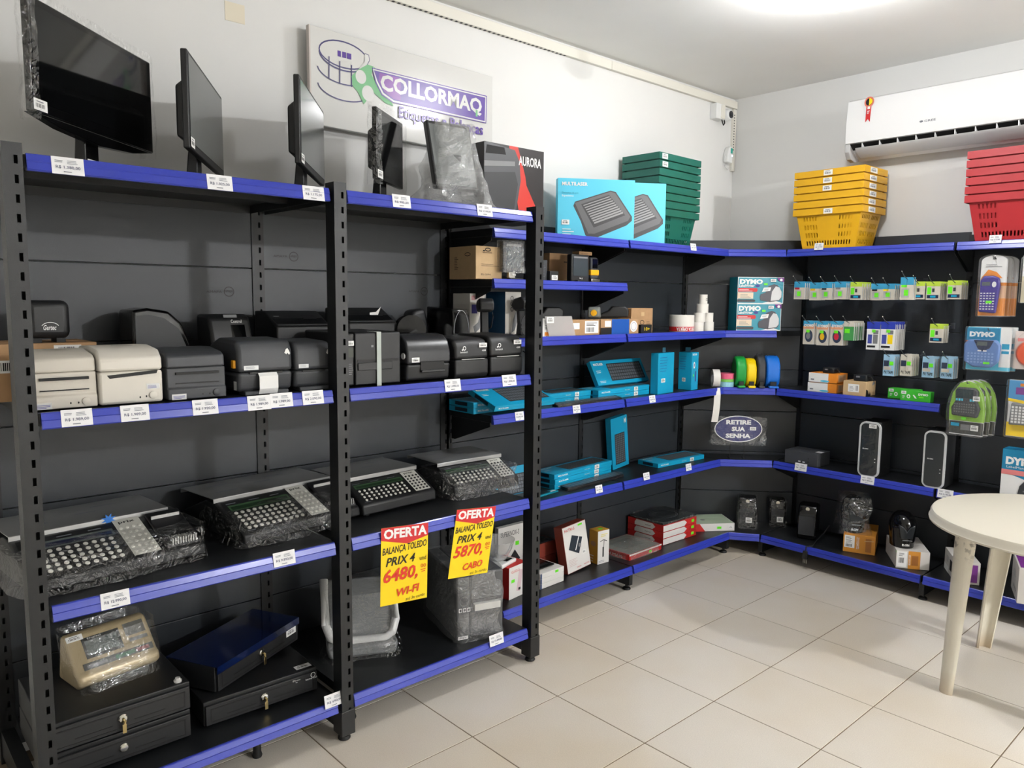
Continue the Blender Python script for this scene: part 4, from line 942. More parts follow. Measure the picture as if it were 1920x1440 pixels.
MB(GLASS).box(-.02, .02, -.002, 0, hc*.55, hc*.92).build('screen', t); MB(CHROME).box(-.035, .035, -.01, .06, 0, .02).build('cradle', t, bevel=.004)

# shelf with scanners and small cartons
def art_white_elgin(w, d, h):
    f = front(w, h); f.poly([(.2, .25), (.5, .35), (.9, .9), (.95, 1), (1, .85), (.6, .2), (.3, .1)], GREY).rect(.1, .55, .45, .75, BINK).rect(.08, .85, .3, .95, mat('pale_red', (205, 150, 150), .5)).text('ELGIN', .05, .03, .5, .08, INK)
    return {'print': f}
bx('scanner_box', 'white carton printed with a grey scanner behind the black stand scanner', 'box', (881, 621), (911, 621), zc_, (876, 550), .13, mat('carton_white', (214, 210, 202), .6), art_white_elgin, x=-1.2)
scanner('black scanner upright on a stand beside the white scanner carton', 909, 622, -1.12, zc_, 'black', math.pi/2-.5, 1.05, True)
def art_blue_elgin(w, d, h):
    f = front(w, h); f.rect(0, 0, 1, 1, mat('carton_white', (214, 210, 202), .6))
    for k in range(3): f.ring(.42, .86-k*.12, .08, .045, .003, INK)
    f.poly([(.4, .1), (.6, .15), (.9, .5), (.95, .6), (.7, .6), (.5, .4)], GREY).text('ELGIN', .08, .02, .4, .1, INK)
    return {'print': f}
bx('scanner_box', 'dark blue and white carton with round icons beside the rack end post', 'box', (947, 620), (976, 620), zc_, (947, 547), .16, mat('deep_blue_card', (14, 72, 112), .5), art_blue_elgin, x=-1.14)
scanner('black scanner on a stand with blue glass, half hidden by the rack end post', 980, 622, -1.072, zc_, 'black', math.pi/2, 1.1, True, ring=True)
bx('white_box', 'small white carton with an orange print beside the rack end post', 'box', (1010, 627), (1034, 626), zc_, (1010, 598), .1, WHITE, lambda w, d, h: {'print': front(w, h).sticker(.4, .3, .8, .7).rect(.45, .05, .85, .25, ORG).rect(.05, .6, .15, .9, GREY)}, x=-1.1)
# acrylic leaflet holder
A = P(1030, 627, x=-1.085); B = P(1079, 626, x=-1.085); w = B.y-A.y; h = P(1030, 593, x=-1.1).z-zc_
t = thing('leaflet_holder', 'slanted clear acrylic holder with a price sticker on the scanner shelf', 'holder', (-1.085, (A.y+B.y)/2, zc_), math.pi/2)
AC = film('acrylic', .06, .5, (225, 222, 220), .1, bmp=.0, crease=0)
MB(AC).prism([(-w/2, .003), (w/2, .003), (w/2-.03, h), (-w/2-.03, h)], 0, .004, 'y').build('front_sheet', t)
MB(AC).box(-w/2-.01, w/2, .0, .014, 0, .003).build('base_sheet', t)
Face((-w/2-.02, -.001, h*.66), (1, 0, 0), (0, 0, 1), .05, .032).sticker(0, 0, 1, 1).build('sticker', t)
def lab_art(w, d, h): return {'print': front(w, h).rect(.45, .12, .95, .92, WHITE).bars(.5, .2, .8, .5, INK, 12).lines(.5, .6, .9, .85, 3, INK, .4).rect(.02, .4, .25, .8, WHITE)}
bx('scanner_box', 'flat cardboard carton with a large barcode label on the scanner shelf', 'box', (1073, 626), (1124, 625), zc_, (1073, 600), .13, KRAFT, lab_art, x=-1.1)
hs = P(1073, 600, x=-1.1).z
scanner('grey scanner with a round yellow window lying on the barcode-labelled carton', 1114, 598, -1.14, hs+.001, 'grey', math.pi/2-.9, .95)
def band_art(w, d, h):
    f = front(w, h); f.rect(.28, 0, .74, 1, mat('royal_blue_print', (20, 82, 168), .45)).rect(0, 0, .28, .45, INK).rect(.1, .5, .26, .9, WHITE).ell(.86, .5, .1, .38, WHITE).ring(.86, .5, .07, .26, .002, BINK)
    return {'print': f}
bx('scanner_box', 'cardboard carton with a royal blue band and round white emblem', 'box', (1126, 626), (1197, 624), zc_, (1126, 599), .12, KRAFT, band_art, x=-1.1)
scanner('black scanner lying on the blue-banded carton', 1160, 598, -1.14, P(1126, 599, x=-1.1).z+.001, 'black', math.pi/2+.8, 1.0)
bx('scanner_box', 'upright kraft carton with small emblem behind the blue-banded one', 'box', (1183, 620), (1223, 620), zc_, (1183, 578), .1, KRAFT, lambda w, d, h: {'print': front(w, h).ring(.5, .42, .09, .09, .003, INK).rect(.45, .68, .6, .84, KRAFT2).lines(.7, .2, .92, .5, 4, INK, .2).text('bematech', .25, .26, .6, .32, INK)}, x=-1.16)
bx('small_wallet', 'small black pouch with yellow digits beside the kraft carton', 'pouch', (1202, 622), (1222, 621), zc_, (1199, 609), .03, DARK, lambda w, d, h: {'print': front(w, h).text('10+', .3, .3, .8, .7, YEL)}, x=-1.09)
scanner('grey handheld scanner lying at the back beside the rack end post', 1035, 592, -1.3, P(1012, 604, x=-1.24).z+.001, 'black', math.pi/2+1.2, 1.1)
bx('scanner_box', 'low dark box at the back of the scanner shelf under a handheld scanner', 'box', (1012, 625), (1060, 625), zc_, (1012, 604), .12, CHAR, None, x=-1.24)
# paper rolls
PAP = mat('roll_paper', (232, 229, 222), .7)
def roll(label, px, x, z, r, h, name='paper_roll', group='white thermal paper rolls', y=None):
    yy = P(px, 610, x=x).y if y is None else y
    t = thing(name, label, 'paper roll', (x, yy, z), 0, group)
    MB(PAP).lathe([(r*.22, h), (r*.22, .0), (r, 0), (r, h), (r*.22, h)], n=28, caps=False).build('paper', t, smooth=True)
    MB(KRAFT).lathe([(r*.17, h*.99), (r*.17, .001), (r*.22, .001), (r*.22, h*.99)], n=18, caps=False).build('core', t)
    return t
t = roll('wide white paper roll with a red upside-down OFERTA band on the scanner shelf', 1278, -1.15, zc_, .075, .1)
mb = MB(RED); mb.lathe([(.0755, .002), (.0755, .03)], n=28, caps=False).build('red_band', t)
vs, fs = text_geo('OFERTA OFERTA', .03)
mb = MB(WHITE); mb.add([(.0762*math.cos(.55-1.9*u_), .0762*math.sin(.55-1.9*u_), .027-v*.022) for u_, v in vs], fs).build('lettering', t, fix=False)
rs = [(1308, 0, .037, 'one of the two bottom white rolls of the paper roll tower'), (1327, 0, .037, 'one of the two bottom white rolls of the paper roll tower'), (1311, 1, .035, 'one of the two second-tier white rolls of the paper roll tower'), (1326, 1, .035, 'one of the two second-tier white rolls of the paper roll tower'), (1316, 2, .036, 'single fat white roll in the third tier of the paper roll tower'), (1317, 3, .0255, 'small white roll topping the paper roll tower')]
hr = .0565
for px, k, r, lab in rs:
    t = roll(lab, px, -1.12, zc_+k*hr, r, hr-.0005)
    if k == 3: Face((r+.001, -.012, .02), (0, 1, 0), (0, 0, 1), .024, .016).lines(0, 0, 1, 1, 2, INK, .4).build('print', t)
# boxed label writers on the corner shelf
DG = ((-1.077, 2.116), (-.872, 2.40))
DY = mat('dymo_teal', (24, 140, 160), .35)
def art_dymo(w, d, h):
    f = front(w, h); f.rect(0, 0, 1, 1, WHITE).rect(.012, .02, .99, .98, DY).poly([(.3, .02), (.55, .02), (.8, .12), (.99, .02), (.99, .02)], WHITE)
    f.text('DYMO', .04, .73, .54, .92, WHITE, bold=.06).text('LabelWriter', .03, .62, .36, .72, WHITE, bold=.02).ell(.43, .67, .05, .05, BINK)
    f.rect(.01, .44, .4, .58, RED).ell(.4, .51, .03, .07, RED).lines(.03, .46, .36, .56, 2, WHITE, .35).rect(.0, .18, .34, .42, mat('dymo_cream', (222, 205, 180), .5)).lines(.06, .22, .3, .38, 4, GINK, .3).rect(0, .06, .36, .15, CHAR).ell(.36, .105, .025, .045, CHAR)
    f.poly([(.48, .25), (.5, .35), (.6, .42), (.66, .66), (.78, .74), (.86, .7), (.94, .5), (.96, .25), (.92, .12), (.7, .06), (.5, .12)], mat('writer_dark', (64, 64, 72), .4))
    f.poly([(.72, .1), (.74, .45), (.82, .66), (.9, .62), (.95, .45), (.95, .25), (.9, .14)], mat('writer_silver', (205, 205, 205), .4)).poly([(.52, .44), (.7, .48), (.72, .62), (.56, .6)], WHITE).lines(.57, .5, .68, .58, 3, GINK, .4)
    f.rect(.56, .7, .64, .77, LIME).sticker(.7, .82, .82, .93).poly([(.84, .98), (.88, .86), (.99, .82), (.99, .98)], PURP).ell(.93, .9, .03, .05, WHITE)
    return {'print': f, 'side_print': leftf(w, d, h).rect(.05, .1, .95, .9, DY)}
q0 = Pv(1380, 617, *DG); q1 = Pv(1380, 569, *DG); hd_ = q1.z-zc_
bx('label_writer_box', 'lower teal carton with DYMO lettering on the corner shelf', 'box', (1380, 617), (1463, 617), zc_, (1380, 569), .135, DY, art_dymo, diag=DG)
bx('label_writer_box', 'upper teal carton with DYMO lettering stacked on its twin in the corner', 'box', (1382, 569), (1468, 569), zc_+hd_+.001, (1382, 519), .135, DY, art_dymo, diag=DG)

# ---------------------------------------------------------------- keyboards
KB = mat('key_dark', (34, 36, 40), .5); KBL = mat('key_legend', (92, 98, 104), .5)
def kb_print(f, a, b, c, d):
    f.rect(a, b, c, d, KB); k0 = f.k; w, h = c-a, d-b
    mb = f.mb
    for j in range(5):
        for i in range(15):
            f.k = k0; u0 = a+w*(.02+i*.064); v0 = b+h*(.06+j*.185); f.rect(u0, v0, u0+w*.052, v0+h*.14, KBL)
    return f
def art_kb(front_text=True, vertical=False):
    def a(w, d, h):
        g = topf(w, d, h); g.rect(0, 0, 1, 1, CYAN); kb_print(g, .3, .16, .97, .86); g.text('MULTILASER', .04, .8, .24, .9, WHITE, bold=.03).lines(.04, .55, .14, .66, 2, WHITE, .3)
        f = front(w, h); f.text('MULTILASER', .06, .35, .22, .65, WHITE, bold=.03).text('TECLADO', .5, .4, .6, .6, WHITE).sticker(.68, .08, .76, .92)
        l = leftf(w, d, h); l.rect(.25, .2, .75, .85, mat('navy_window', (22, 40, 56), .4))
        return {'top_print': g, 'print': f, 'side_print': l}
    return a
KH = .027
def kbox(label, loc, rz, w=.45, d=.155, h=KH, rot=None, art=None):
    t = thing('keyboard_box', label, 'box', loc, rz, 'boxed keyboards', rot)
    bo = MB(CYAN).box(-w/2, w/2, 0, d, 0, h).build('box', t, bevel=.001); MB(TEAL).box(-w/2, w/2, -.0004, 0, h*.48, h*.52).build('flap_seam', bo)
    for n, fc in (art or art_kb())(w, d, h).items(): fc.build(n, t)
    return t
def along(px, py, x, w, left=True):
    c = P(px, py, x=x); return c.y + (w/2 if left else -w/2)
# upper keyboard shelf
for k, lab in enumerate(('lower of two blue keyboard boxes beneath the tilted one beside the post', 'upper of two blue keyboard boxes beneath the tilted one beside the post')):
    kbox(lab, (-1.16, along(888, 765, -1.16, .43), zd_+k*(KH+.001)), math.pi/2, w=.43, d=.19)
A = P(924, 784, x=-1.06); B = P(1040, 764, x=-1.06); 
kbox('blue keyboard box lying askew across the stack behind the rack end post', (-1.058, (A.y+B.y)/2, zd_+.021), math.pi/2, w=B.y-A.y, d=.2, rot=(.35, 0, math.pi/2+.03))
rt = P(1121, 752, x=-1.17).y
for k, lab in enumerate(('lower blue keyboard box of the pair behind the loose keyboard', 'upper blue keyboard box of the pair behind the loose keyboard')):
    kbox(lab, (-1.17, rt-.262+.003*k, zd_+k*(KH+.001)), math.pi/2, w=.4)
A = P(1122, 744, x=-1.12).y; B = P(1217, 743, x=-1.15).y
for k, lab in enumerate(('lower blue keyboard box of the pair under the leaning one', 'upper blue keyboard box of the pair under the leaning one')):
    kbox(lab, (-1.135, (A+B)/2, zd_+k*(KH+.001)), math.pi/2+.06, w=B-A)
TL, TR, BL, BR = P(1101, 687, x=-1.33), P(1196, 678, x=-1.33), P(1112, 724, x=-1.25), P(1210, 713, x=-1.25)
w = BR.y-BL.y
def art_lean(w, d, h):
    g = Face((-w/2, 0, 0), (1, 0, 0), (0, 0, 1), w, d); g.rect(0, 0, 1, 1, CYAN); kb_print(g, .28, .14, .95, .86); g.text('MULTILASER', .04, .8, .22, .9, WHITE, bold=.03).lines(.05, .5, .16, .64, 2, WHITE, .3).lines(.05, .1, .2, .2, 2, WHITE, .3)
    return g
t = thing('keyboard_box', 'blue keyboard box leaning back on top of two others', 'box', (-1.215, (BL.y+BR.y)/2, zd_+2*KH+.0145), 0, 'boxed keyboards', (-.5, 0, math.pi/2+.03))
MB(CYAN).box(-w/2, w/2, 0, KH, 0, .15).build('box', t, bevel=.001); art_lean(w, .15, KH).build('print', t)
def loose_kb(label, l, r, x, z, d=.13):
    A, B = P(*l, x=x), P(*r, x=x-.01); w = B.y-A.y
    t = thing('keyboard', label, 'keyboard', (x, (A.y+B.y)/2, z), math.pi/2+.02)
    MB(BPL).prism([(0, .0), (0, .012), (d, .022), (d, 0)], -w/2, w/2).build('body', t, bevel=.003)
    f = Face((-w/2, 0, .012), (1, 0, 0), (0, d, .01), w, d); kb_print(f, .02, .08, .98, .92); f.build('keys', t)
    bag(t, w, d, .02, .006, 0, 4, .004, SMOOTH, nu=48, nv=10, skirt=.004); return t
loose_kb('loose black keyboard in a clear sleeve along the rail of the upper keyboard shelf', (1045, 764), (1165, 748), -1.07, zd_, .043)
# tall blue cartons
def tallbox(label, l, r, x, x2, top, d, art):
    t = bx('cable_box', label, 'box', l, r, zd_, top, d, CYAN, art, x=x, x2=x2)
    MB(mat('clear_tab', (60, 110, 130), .3)).box(-.012, .022, .02, .021, 0, .03).build('hang_tab', t, (0, 0, P(*top, x=x).z-zd_)); return t
def art_tall(w, d, h): return {'print': front(w, h).lines(.1, .55, .6, .95, 6, BINK, .14).sticker(.2, .28, .45, .38), 'side_print': rightf(w, d, h).poly([(0, 0), (.6, 0), (.6, .5), (0, 1)], LCYAN)}
def art_tall2(w, d, h):
    return {'print': front(w, h).lines(.1, .55, .6, .95, 6, BINK, .14).sticker(.3, .22, .55, .32), 'side_print': rightf(w, d, h).ell(.35, .66, .14, .09, WHITE).ell(.35, .66, .06, .05, BINK).rect(.5, .22, .66, .5, BINK).rect(.18, .36, .3, .42, LIME).text('MULTILASER', .05, .92, .7, .97, WHITE, bold=.03)}
tallbox('slim blue carton with hang tab beside the leaning keyboard box', (1233, 733), (1262, 733), -1.09, -1.11, (1233, 663), .05, art_tall)
A = P(1271, 730, x=-1.12); B = P(1295, 728, x=-1.06)
tallbox('wider blue carton with a cable picture beside the ticket dispensers', (1271, 729), (1296, 727), -1.19, -1.10, (1271, 660), .085, art_tall2)
# corner of the upper keyboard shelf: tape, labels, dispensers
DG2 = ((-1.077, 2.10), (-.84, 2.333))
c = Pv(1341, 724, (-1.1, 2.1), (-.86, 2.335)); 
t = thing('tape_roll', 'white paper tape roll on edge with its strip hanging over the rail', 'tape roll', (c.x, c.y, zd_+.058), math.radians(44))
MB(PAP).lathe([(.036, -.022), (.036, .022), (.057, .022), (.057, -.022), (.036, -.022)], (0, 0, 0), 28, 'x', caps=False).build('tape', t, smooth=True)
MB(GREY).lathe([(.034, -.021), (.034, .021), (.036, .021), (.036, -.021)], (0, 0, 0), 24, 'x', caps=False).build('core', t)
def strip(u_, v):
    return (-.02+.04*u_-.012*v*v, -.056-.012*math.sin(v*3)+.0-.02*min(1, v*6), -.057-v*.215)
MB(PAP).grid(strip, 2, 16).build('hanging_strip', t, solid=.0006, fix=False)
for k, (mm, lab) in enumerate(((mat('pale_blue_label', (150, 205, 220), .5), 'pale blue label roll at the bottom of the small pile'), (mat('light_green_label', (130, 205, 90), .5), 'light green label roll in the middle of the small pile'), (mat('pink_label', (226, 98, 130), .5), 'pink label roll on top of the small pile'))):
    c = Pv(1362, 726, (-1.09, 2.12), (-.86, 2.345))
    hh = (.034, .018, .036)[k]
    t = thing('label_roll', lab, 'label roll', (c.x-.02, c.y+.03, zd_+(0, .034, .052)[k]), 0, 'pile of coloured label rolls')
    MB(mm).lathe([(.014, 0), (.047, 0), (.047, hh-.001), (.014, hh-.001), (.014, 0)], n=26, caps=False).build('labels', t, smooth=True)
    MB(WHITE).lathe([(.012, 0), (.014, 0), (.014, hh-.0015), (.012, hh-.0015)], n=16, caps=False).build('core', t)
def dispenser(label, px0, px1, top, m, tray):
    A = Pv(px0, 726, (-1.06, 2.135), (-.83, 2.36)); B = Pv(px1, 726, (-1.06, 2.135), (-.83, 2.36)); w = (B-A).length*.98
    h = Pv(px0, top, (-1.06, 2.135), (-.83, 2.36)).z-zd_
    t = thing('ticket_dispenser', label, 'ticket dispenser', ((A.x+B.x)/2, (A.y+B.y)/2, zd_), math.radians(44), 'queue ticket dispensers')
    pr = [(.0, .03*1), (-.012, h*.35), (-.006, h*.7), (.03, h*.93), (.07, h*.99), (.11, h*.93), (.15, h*.6), (.15, .01), (.03, .0)]
    MB(m).prism(pr, -w/2, w/2).build('shell', t, bevel=.012, seg=3)
    MB(DARK).box(-w*.22, w*.22, -.013, .004, .012, .04).build('ticket_slot', t)
    MB(m).box(-w*.36, w*.36, -.03, .002, .0, .014).build('tongue', t, bevel=.004)
    for sx in (-1, 1): MB(BPL).lathe([(.006, 0), (.006, .01)], (sx*w*.28, .07, h*.96), 8).build('hanger', t)
dispenser('green queue ticket dispenser', 1379, 1399, 668, mat('disp_green', (20, 150, 62), .3), 0)
dispenser('yellow queue ticket dispenser', 1399, 1418, 672, mat('disp_yellow', (240, 205, 10), .3), 1)
dispenser('black queue ticket dispenser', 1419, 1435, 664, mat('disp_black', (52, 54, 58), .3), 0)
dispenser('blue queue ticket dispenser', 1436, 1462, 667, mat('disp_blue', (22, 108, 205), .3), 0)
# queue sign
TLp, TRp, BLp = Pv(1338, 778, *DG2), Pv(1436, 780, *DG2), Pv(1341, 831, *DG2)
w = (TRp-TLp).length; h = TLp.z-BLp.z; cc = (TLp+TRp)/2; u_ = Vector((DG2[1][0]-DG2[0][0], DG2[1][1]-DG2[0][1])); rzd = math.atan2(u_.y, u_.x)
t = thing('queue_sign', 'oval navy sign reading RETIRE SUA SENHA in a clear bag on a wire stand', 'sign', (cc.x, cc.y, ze_), rzd)
z0 = TLp.z-h-ze_
n = 36
MB(WPL).prism([(w*.46*math.cos(2*math.pi*i/n), z0+h*.5+h*.47*math.sin(2*math.pi*i/n)) for i in range(n)], .02, .026, 'y').build('board', t)
f = Face((-w/2, .02, z0), (1, 0, 0), (0, 0, 1), w, h); NV = mat('senha_navy', (40, 44, 104), .3)
f.ell(.5, .5, .445, .44, NV, 36).text('RETIRE', .26, .66, .74, .82, WHITE, bold=.05).text('SUA', .37, .42, .63, .58, WHITE, bold=.05).text('SENHA', .26, .18, .74, .34, WHITE, bold=.05).sticker(.72, .46, .84, .58); f.build('lettering', t)
for sx in (-.09, .09): MB(DARK).tube([(sx*.5, .03, z0+h*.4), (sx*.5, .035, .06), (sx*.5, .03, .0), (sx*.5, .1, .002)], .002, 6).build('stand_wire', t)
bag(t, w, .04, h, .01, z0-.01, 14, .008, FILM, nu=60, nv=22, skirt=.004)

# lower keyboard shelf
t = thing('keyboard_box', 'blue keyboard box standing on end behind the shiny bagged scale', 'box', (-1.2, P(962, 900, x=-1.2).y, ze_+.0075), 0, 'boxed keyboards', (-.3, 0, math.pi/2))
MB(CYAN).box(-.12, .2, 0, KH, 0, .155).build('box', t, bevel=.001); f = Face((-.12, 0, 0), (1, 0, 0), (0, 0, 1), .32, .155); kb_print(f, .1, .1, .95, .75); f.build('print', t)
A = P(1040, 919, z=ze_); B = P(1146, 889, z=ze_)
rz = math.atan2(B.y-A.y, B.x-A.x); w = math.hypot(B.x-A.x, B.y-A.y)
for k, lab in enumerate(('bottom blue keyboard box of the pile of three', 'middle blue keyboard box of the pile of three', 'top blue keyboard box of the pile of three, its keyboard print showing')):
    kbox(lab, ((A.x+B.x)/2, (A.y+B.y)/2, ze_+k*(KH+.001)), rz+(.0, .01, -.012)[k], w=w, d=.148)
kbox('blue keyboard box mostly hidden by the rack end post', (-1.1, P(985, 928, z=ze_).y-.16, ze_), math.pi/2, w=.3, d=.09)
def flat_kb(label, l, r, z, d=.12):
    A, B = P(*l, z=z), P(*r, z=z); w = math.hypot(B.x-A.x, B.y-A.y)
    t = thing('keyboard', label, 'keyboard', ((A.x+B.x)/2, (A.y+B.y)/2, z), math.atan2(B.y-A.y, B.x-A.x))
    MB(BPL).prism([(0, .0), (0, .012), (d, .022), (d, 0)], -w/2, w/2).build('body', t, bevel=.003)
    f = Face((-w/2, 0, .012), (1, 0, 0), (0, d, .01), w, d); kb_print(f, .02, .08, .98, .92); f.build('keys', t)
    bag(t, w, d, .02, .006, 0, 4, .004, SMOOTH, nu=48, nv=10, skirt=.004)
flat_kb('loose black keyboard in a clear sleeve before the pile of three boxes', (1066, 921), (1170, 893), ze_, .06)
A = P(1008, 934, z=ze_); B = P(1047, 922, z=ze_)
carton('blister_pack', 'flat blue and black accessory pack by the rail beside the rack end post', 'pack', A, B, ze_, .008, .04, TEAL, lambda w, d, h: {'print': topf(w, d, h).rect(.1, .3, .7, .9, KB).rect(.72, .2, .95, .5, WHITE)})
A = P(1149, 881, z=ze_); B = P(1179, 874, z=ze_); w = .155; rz = math.atan2(B.y-A.y, B.x-A.x)
Ht = fit((1149, 881), (1179, 874), ze_, (1137, 784))[3]
t = thing('keyboard_box', 'blue keyboard box leaning upright on its short end', 'box', ((A.x+B.x)/2, (A.y+B.y)/2, ze_+.006), 0, 'boxed keyboards', (0, -.11, rz)); w = math.hypot(B.x-A.x, B.y-A.y)
MB(CYAN).box(-w/2, w/2, 0, .04, 0, Ht).build('box', t, bevel=.001)
f = Face((-w/2, 0, 0), (1, 0, 0), (0, 0, 1), w, Ht); f.rect(0, 0, 1, 1, CYAN); f.rect(.2, .08, .8, .68, KB); k0 = f.k
for j in range(14):
    for i in range(5): f.k = k0; f.rect(.24+i*.11, .1+j*.041, .32+i*.11, .13+j*.041, KBL)
f.text('M', .8, .85, .92, .95, WHITE, bold=.03); f.build('print', t)
A = P(1234, 878, z=ze_); B = P(1320, 860, z=ze_); w = math.hypot(B.x-A.x, B.y-A.y)
kbox('single blue keyboard box lying flat near the corner', ((A.x+B.x)/2, (A.y+B.y)/2, ze_), math.atan2(B.y-A.y, B.x-A.x), w=w, d=.16)

# bottom shelf: kitchen and body scales
CW = mat('carton_bright', (226, 224, 220), .5); CR = mat('carton_red', (190, 36, 34), .5); BR_ = mat('carton_brick', (140, 58, 44), .5)
A = P(931, 1052, z=zf_); 
t = bx('scale_box', 'white carton reading SUPERINOX-S behind the bowl scale', 'box', (934, 1057), (985, 1044), zf_+.0, (933, 992), .03, CW, x=-1.33, art= lambda w, d, h: {'print': front(w, h).text('SUPERINOX-S', .1, .8, .75, .9, INK).rect(.62, .58, .75, .66, LIME).poly([(.4, .1), (.8, .3), (.6, .5), (.35, .3)], INK)})
A = P(954, 1126, z=zf_); B = P(988, 1110, z=zf_)
hr_ = fit((954, 1126), (988, 1110), zf_, (954, 1066))[3]
t = carton('scale_box', 'red and white carton with lime sticker carrying the bowl scale', 'box', A, B, zf_, hr_, .16, CR, lambda w, d, h: {'print': front(w, h).rect(0, 0, 1, 1, CW).poly([(.4, .2), (.6, .15), (.75, .8), (.55, .85)], mat('pale_pink', (214, 190, 196), .5)).rect(.12, .5, .3, .6, LIME).text('GLASS-5', .12, .8, .55, .88, RED).rect(.5, .2, .62, .28, INK)})
cb_ = P(955, 1063, z=zf_+hr_)
t = thing('bowl_scale', 'kitchen scale with clear bowl standing on the red and white carton', 'scale', (cb_.x-.05, cb_.y-.0, zf_+hr_+.001), math.pi/2+.3)
MB(WPL).box(-.07, .07, -.04, .08, .0, .02).build('base', t, bevel=.006); topf(.14, .12, .02, -.04).rect(.45, .1, .9, .4, GLASS).build('display', t)
MB(film('bowl_plastic', .05, .18, bmp=0, crease=0)).lathe([(.035, .022), (.05, .03), (.075, .08), (.088, .125), (.092, .127), (.078, .08), (.053, .033)], (-.01, .03, 0), 28).build('bowl', t, smooth=True, fix=False)
A = P(1013, 1106, z=zf_); B = P(1057, 1089, z=zf_); fz = fit((1013, 1106), (1057, 1089), zf_, (1010, 1077))[3]/3
for k, lab in enumerate(('bottom white carton of the pile of three beside the rack end post', 'middle white carton of the pile of three beside the rack end post', 'top white carton with lime sticker of the pile of three beside the post')):
    carton('scale_box', lab, 'box', A, B, zf_+k*fz, fz-.0008, .185, CW, lambda w, d, h: {'print': front(w, h).rect(0, .0, .06, 1, mat('navy_corner', (50, 70, 110), .5)).rect(.62, .3, .76, .8, LIME) if k == 2 else front(w, h).rect(0, .0, .06, 1, mat('navy_corner', (50, 70, 110), .5))}, 'white scale cartons')
c = (A+B)/2; rz = math.atan2(B.y-A.y, B.x-A.x)
t = thing('glass_scale', 'black glass scale lying on the pile of white cartons', 'scale', (c.x-.02, c.y, zf_+3*fz), rz)
MB(BGL).box(-.08, .06, .02, .165, .004, .012).build('platform', t, bevel=.002); MB(BPL).box(-.05, .03, .04, .06, .012, .016).build('grip', t, bevel=.002); MB(DARK).box(-.07, .05, .03, .155, 0, .004).build('feet', t)
for k, lab in enumerate(('lower brick red carton behind the white pile', 'upper brick red carton behind the white pile')):
    A, B = P(1005, 1078, z=zf_), P(1050, 1062, z=zf_); q = Vector((-.03, 0, 0))
    carton('scale_box', lab, 'box', A+q, B+q, zf_+k*.075, .074, .11, BR_, lambda w, d, h: {'print': topf(w, d, h).rect(.05, .05, .95, .95, mat('dark_film', (40, 42, 44), .25)).rect(.3, .2, .8, .5, INK)})
A = P(1065, 1079, z=zf_); B = P(1108, 1063, z=zf_); hh = fit((1065, 1079), (1108, 1063), zf_, (1051, 992))[3]
rz = math.atan2(B.y-A.y, B.x-A.x); w = math.hypot(B.x-A.x, B.y-A.y)
t = thing('scale_box', 'white carton reading NUTRI-S with a black scale picture, tilted', 'box', ((A.x+B.x)/2, (A.y+B.y)/2, zf_+.01), 0, None, (-.14, -.07, rz))
MB(BR_).box(-w/2, w/2, 0, .06, 0, hh).build('box', t, bevel=.001)
f = front(w, hh); f.rect(.01, .01, .99, .99, CW).text('NUTRI-S', .08, .88, .5, .94, RED, bold=.01).rect(.66, .92, .84, .96, LIME).poly([(.36, .78), (.78, .66), (.56, .34), (.16, .5)], mat('scale_pic', (44, 52, 62), .3)).poly([(.42, .445), (.45, .43), (.66, .7), (.63, .71)], WHITE).poly([(.6, .56), (.7, .53), (.66, .46), (.57, .49)], GREY).lines(.1, .14, .45, .3, 5, mat('pink_line', (206, 170, 168), .5), .2).text('balmak', .4, .06, .58, .09, RED).text('NUTRI', .7, .06, .92, .09, RED).sticker(.7, .3, .84, .38); f.build('print', t)
A, B = P(1097, 1066, z=zf_), P(1112, 1060, z=zf_); q = Vector((-.1, 0.02, 0)); carton('small_box', 'small brown carton peeking out behind the NUTRI-S carton', 'box', A+q, B+q, zf_, .14, .05, mat('carton_brown', (120, 96, 76), .6), lambda w, d, h: {'print': front(w, h).rect(0, .8, 1, 1, CW)})
def art_bal(w, d, h): return {'print': front(w, h).rect(0, 0, 1, 1, CW).stroke([(.2, .68), (.5, .72), (.8, .66)], .004, INK).rect(.42, .2, .54, .5, INK).stroke([(.5, .5), (.55, .7)], .004, INK).lines(.1, .05, .7, .12, 2, GINK, .3).lines(.25, .82, .85, .92, 2, mat('lemon_print', (225, 215, 130), .5), .5), 'top_print': topf(w, d, h).rect(0, 0, 1, 1, mat('mustard', (202, 152, 52), .5)).rect(.4, .3, .7, .6, LIME), 'side_print': leftf(w, d, h).lines(.1, .05, .6, .3, 3, CW, .3).ell(.5, .6, .3, .08, KRAFT)}
bx('scale_box', 'slim mustard and white carton with a hanging scale picture', 'box', (1120, 1059), (1141, 1053), zf_, (1120, 997), .07, mat('mustard', (202, 152, 52), .5), art_bal)
# flat red box in film
A, B = P(1180, 1052, z=zf_), P(1240, 1030, z=zf_); rz = math.atan2(B.y-A.y, B.x-A.x); w = math.hypot(B.x-A.x, B.y-A.y)
t = carton('scale_box', 'flat red and white carton in cloudy film before the red pile', 'box', A, B, zf_, .035, .26, CR, lambda w, d, h: {'print': topf(w, d, h).rect(.02, .02, .98, .98, mat('scale_grey', (120, 122, 112), .4)).rect(.2, .3, .8, .8, mat('scale_grey2', (98, 100, 92), .4)), 'front_print': front(w, h).rect(0, .75, 1, 1, CW).rect(.6, .2, .68, .6, LIME), 'side_print': leftf(w, d, h).text('BALMAK', .3, .2, .8, .6, WHITE)})
bag(t, w, .26, .04, .008, 0, 6, .008, FILM2, nu=48, nv=12, skirt=.004)
A, B = P(1243, 1023, z=zf_), P(1305, 1003, z=zf_); hh = fit((1243, 1023), (1305, 1003), zf_, (1242, 986))[3]/3
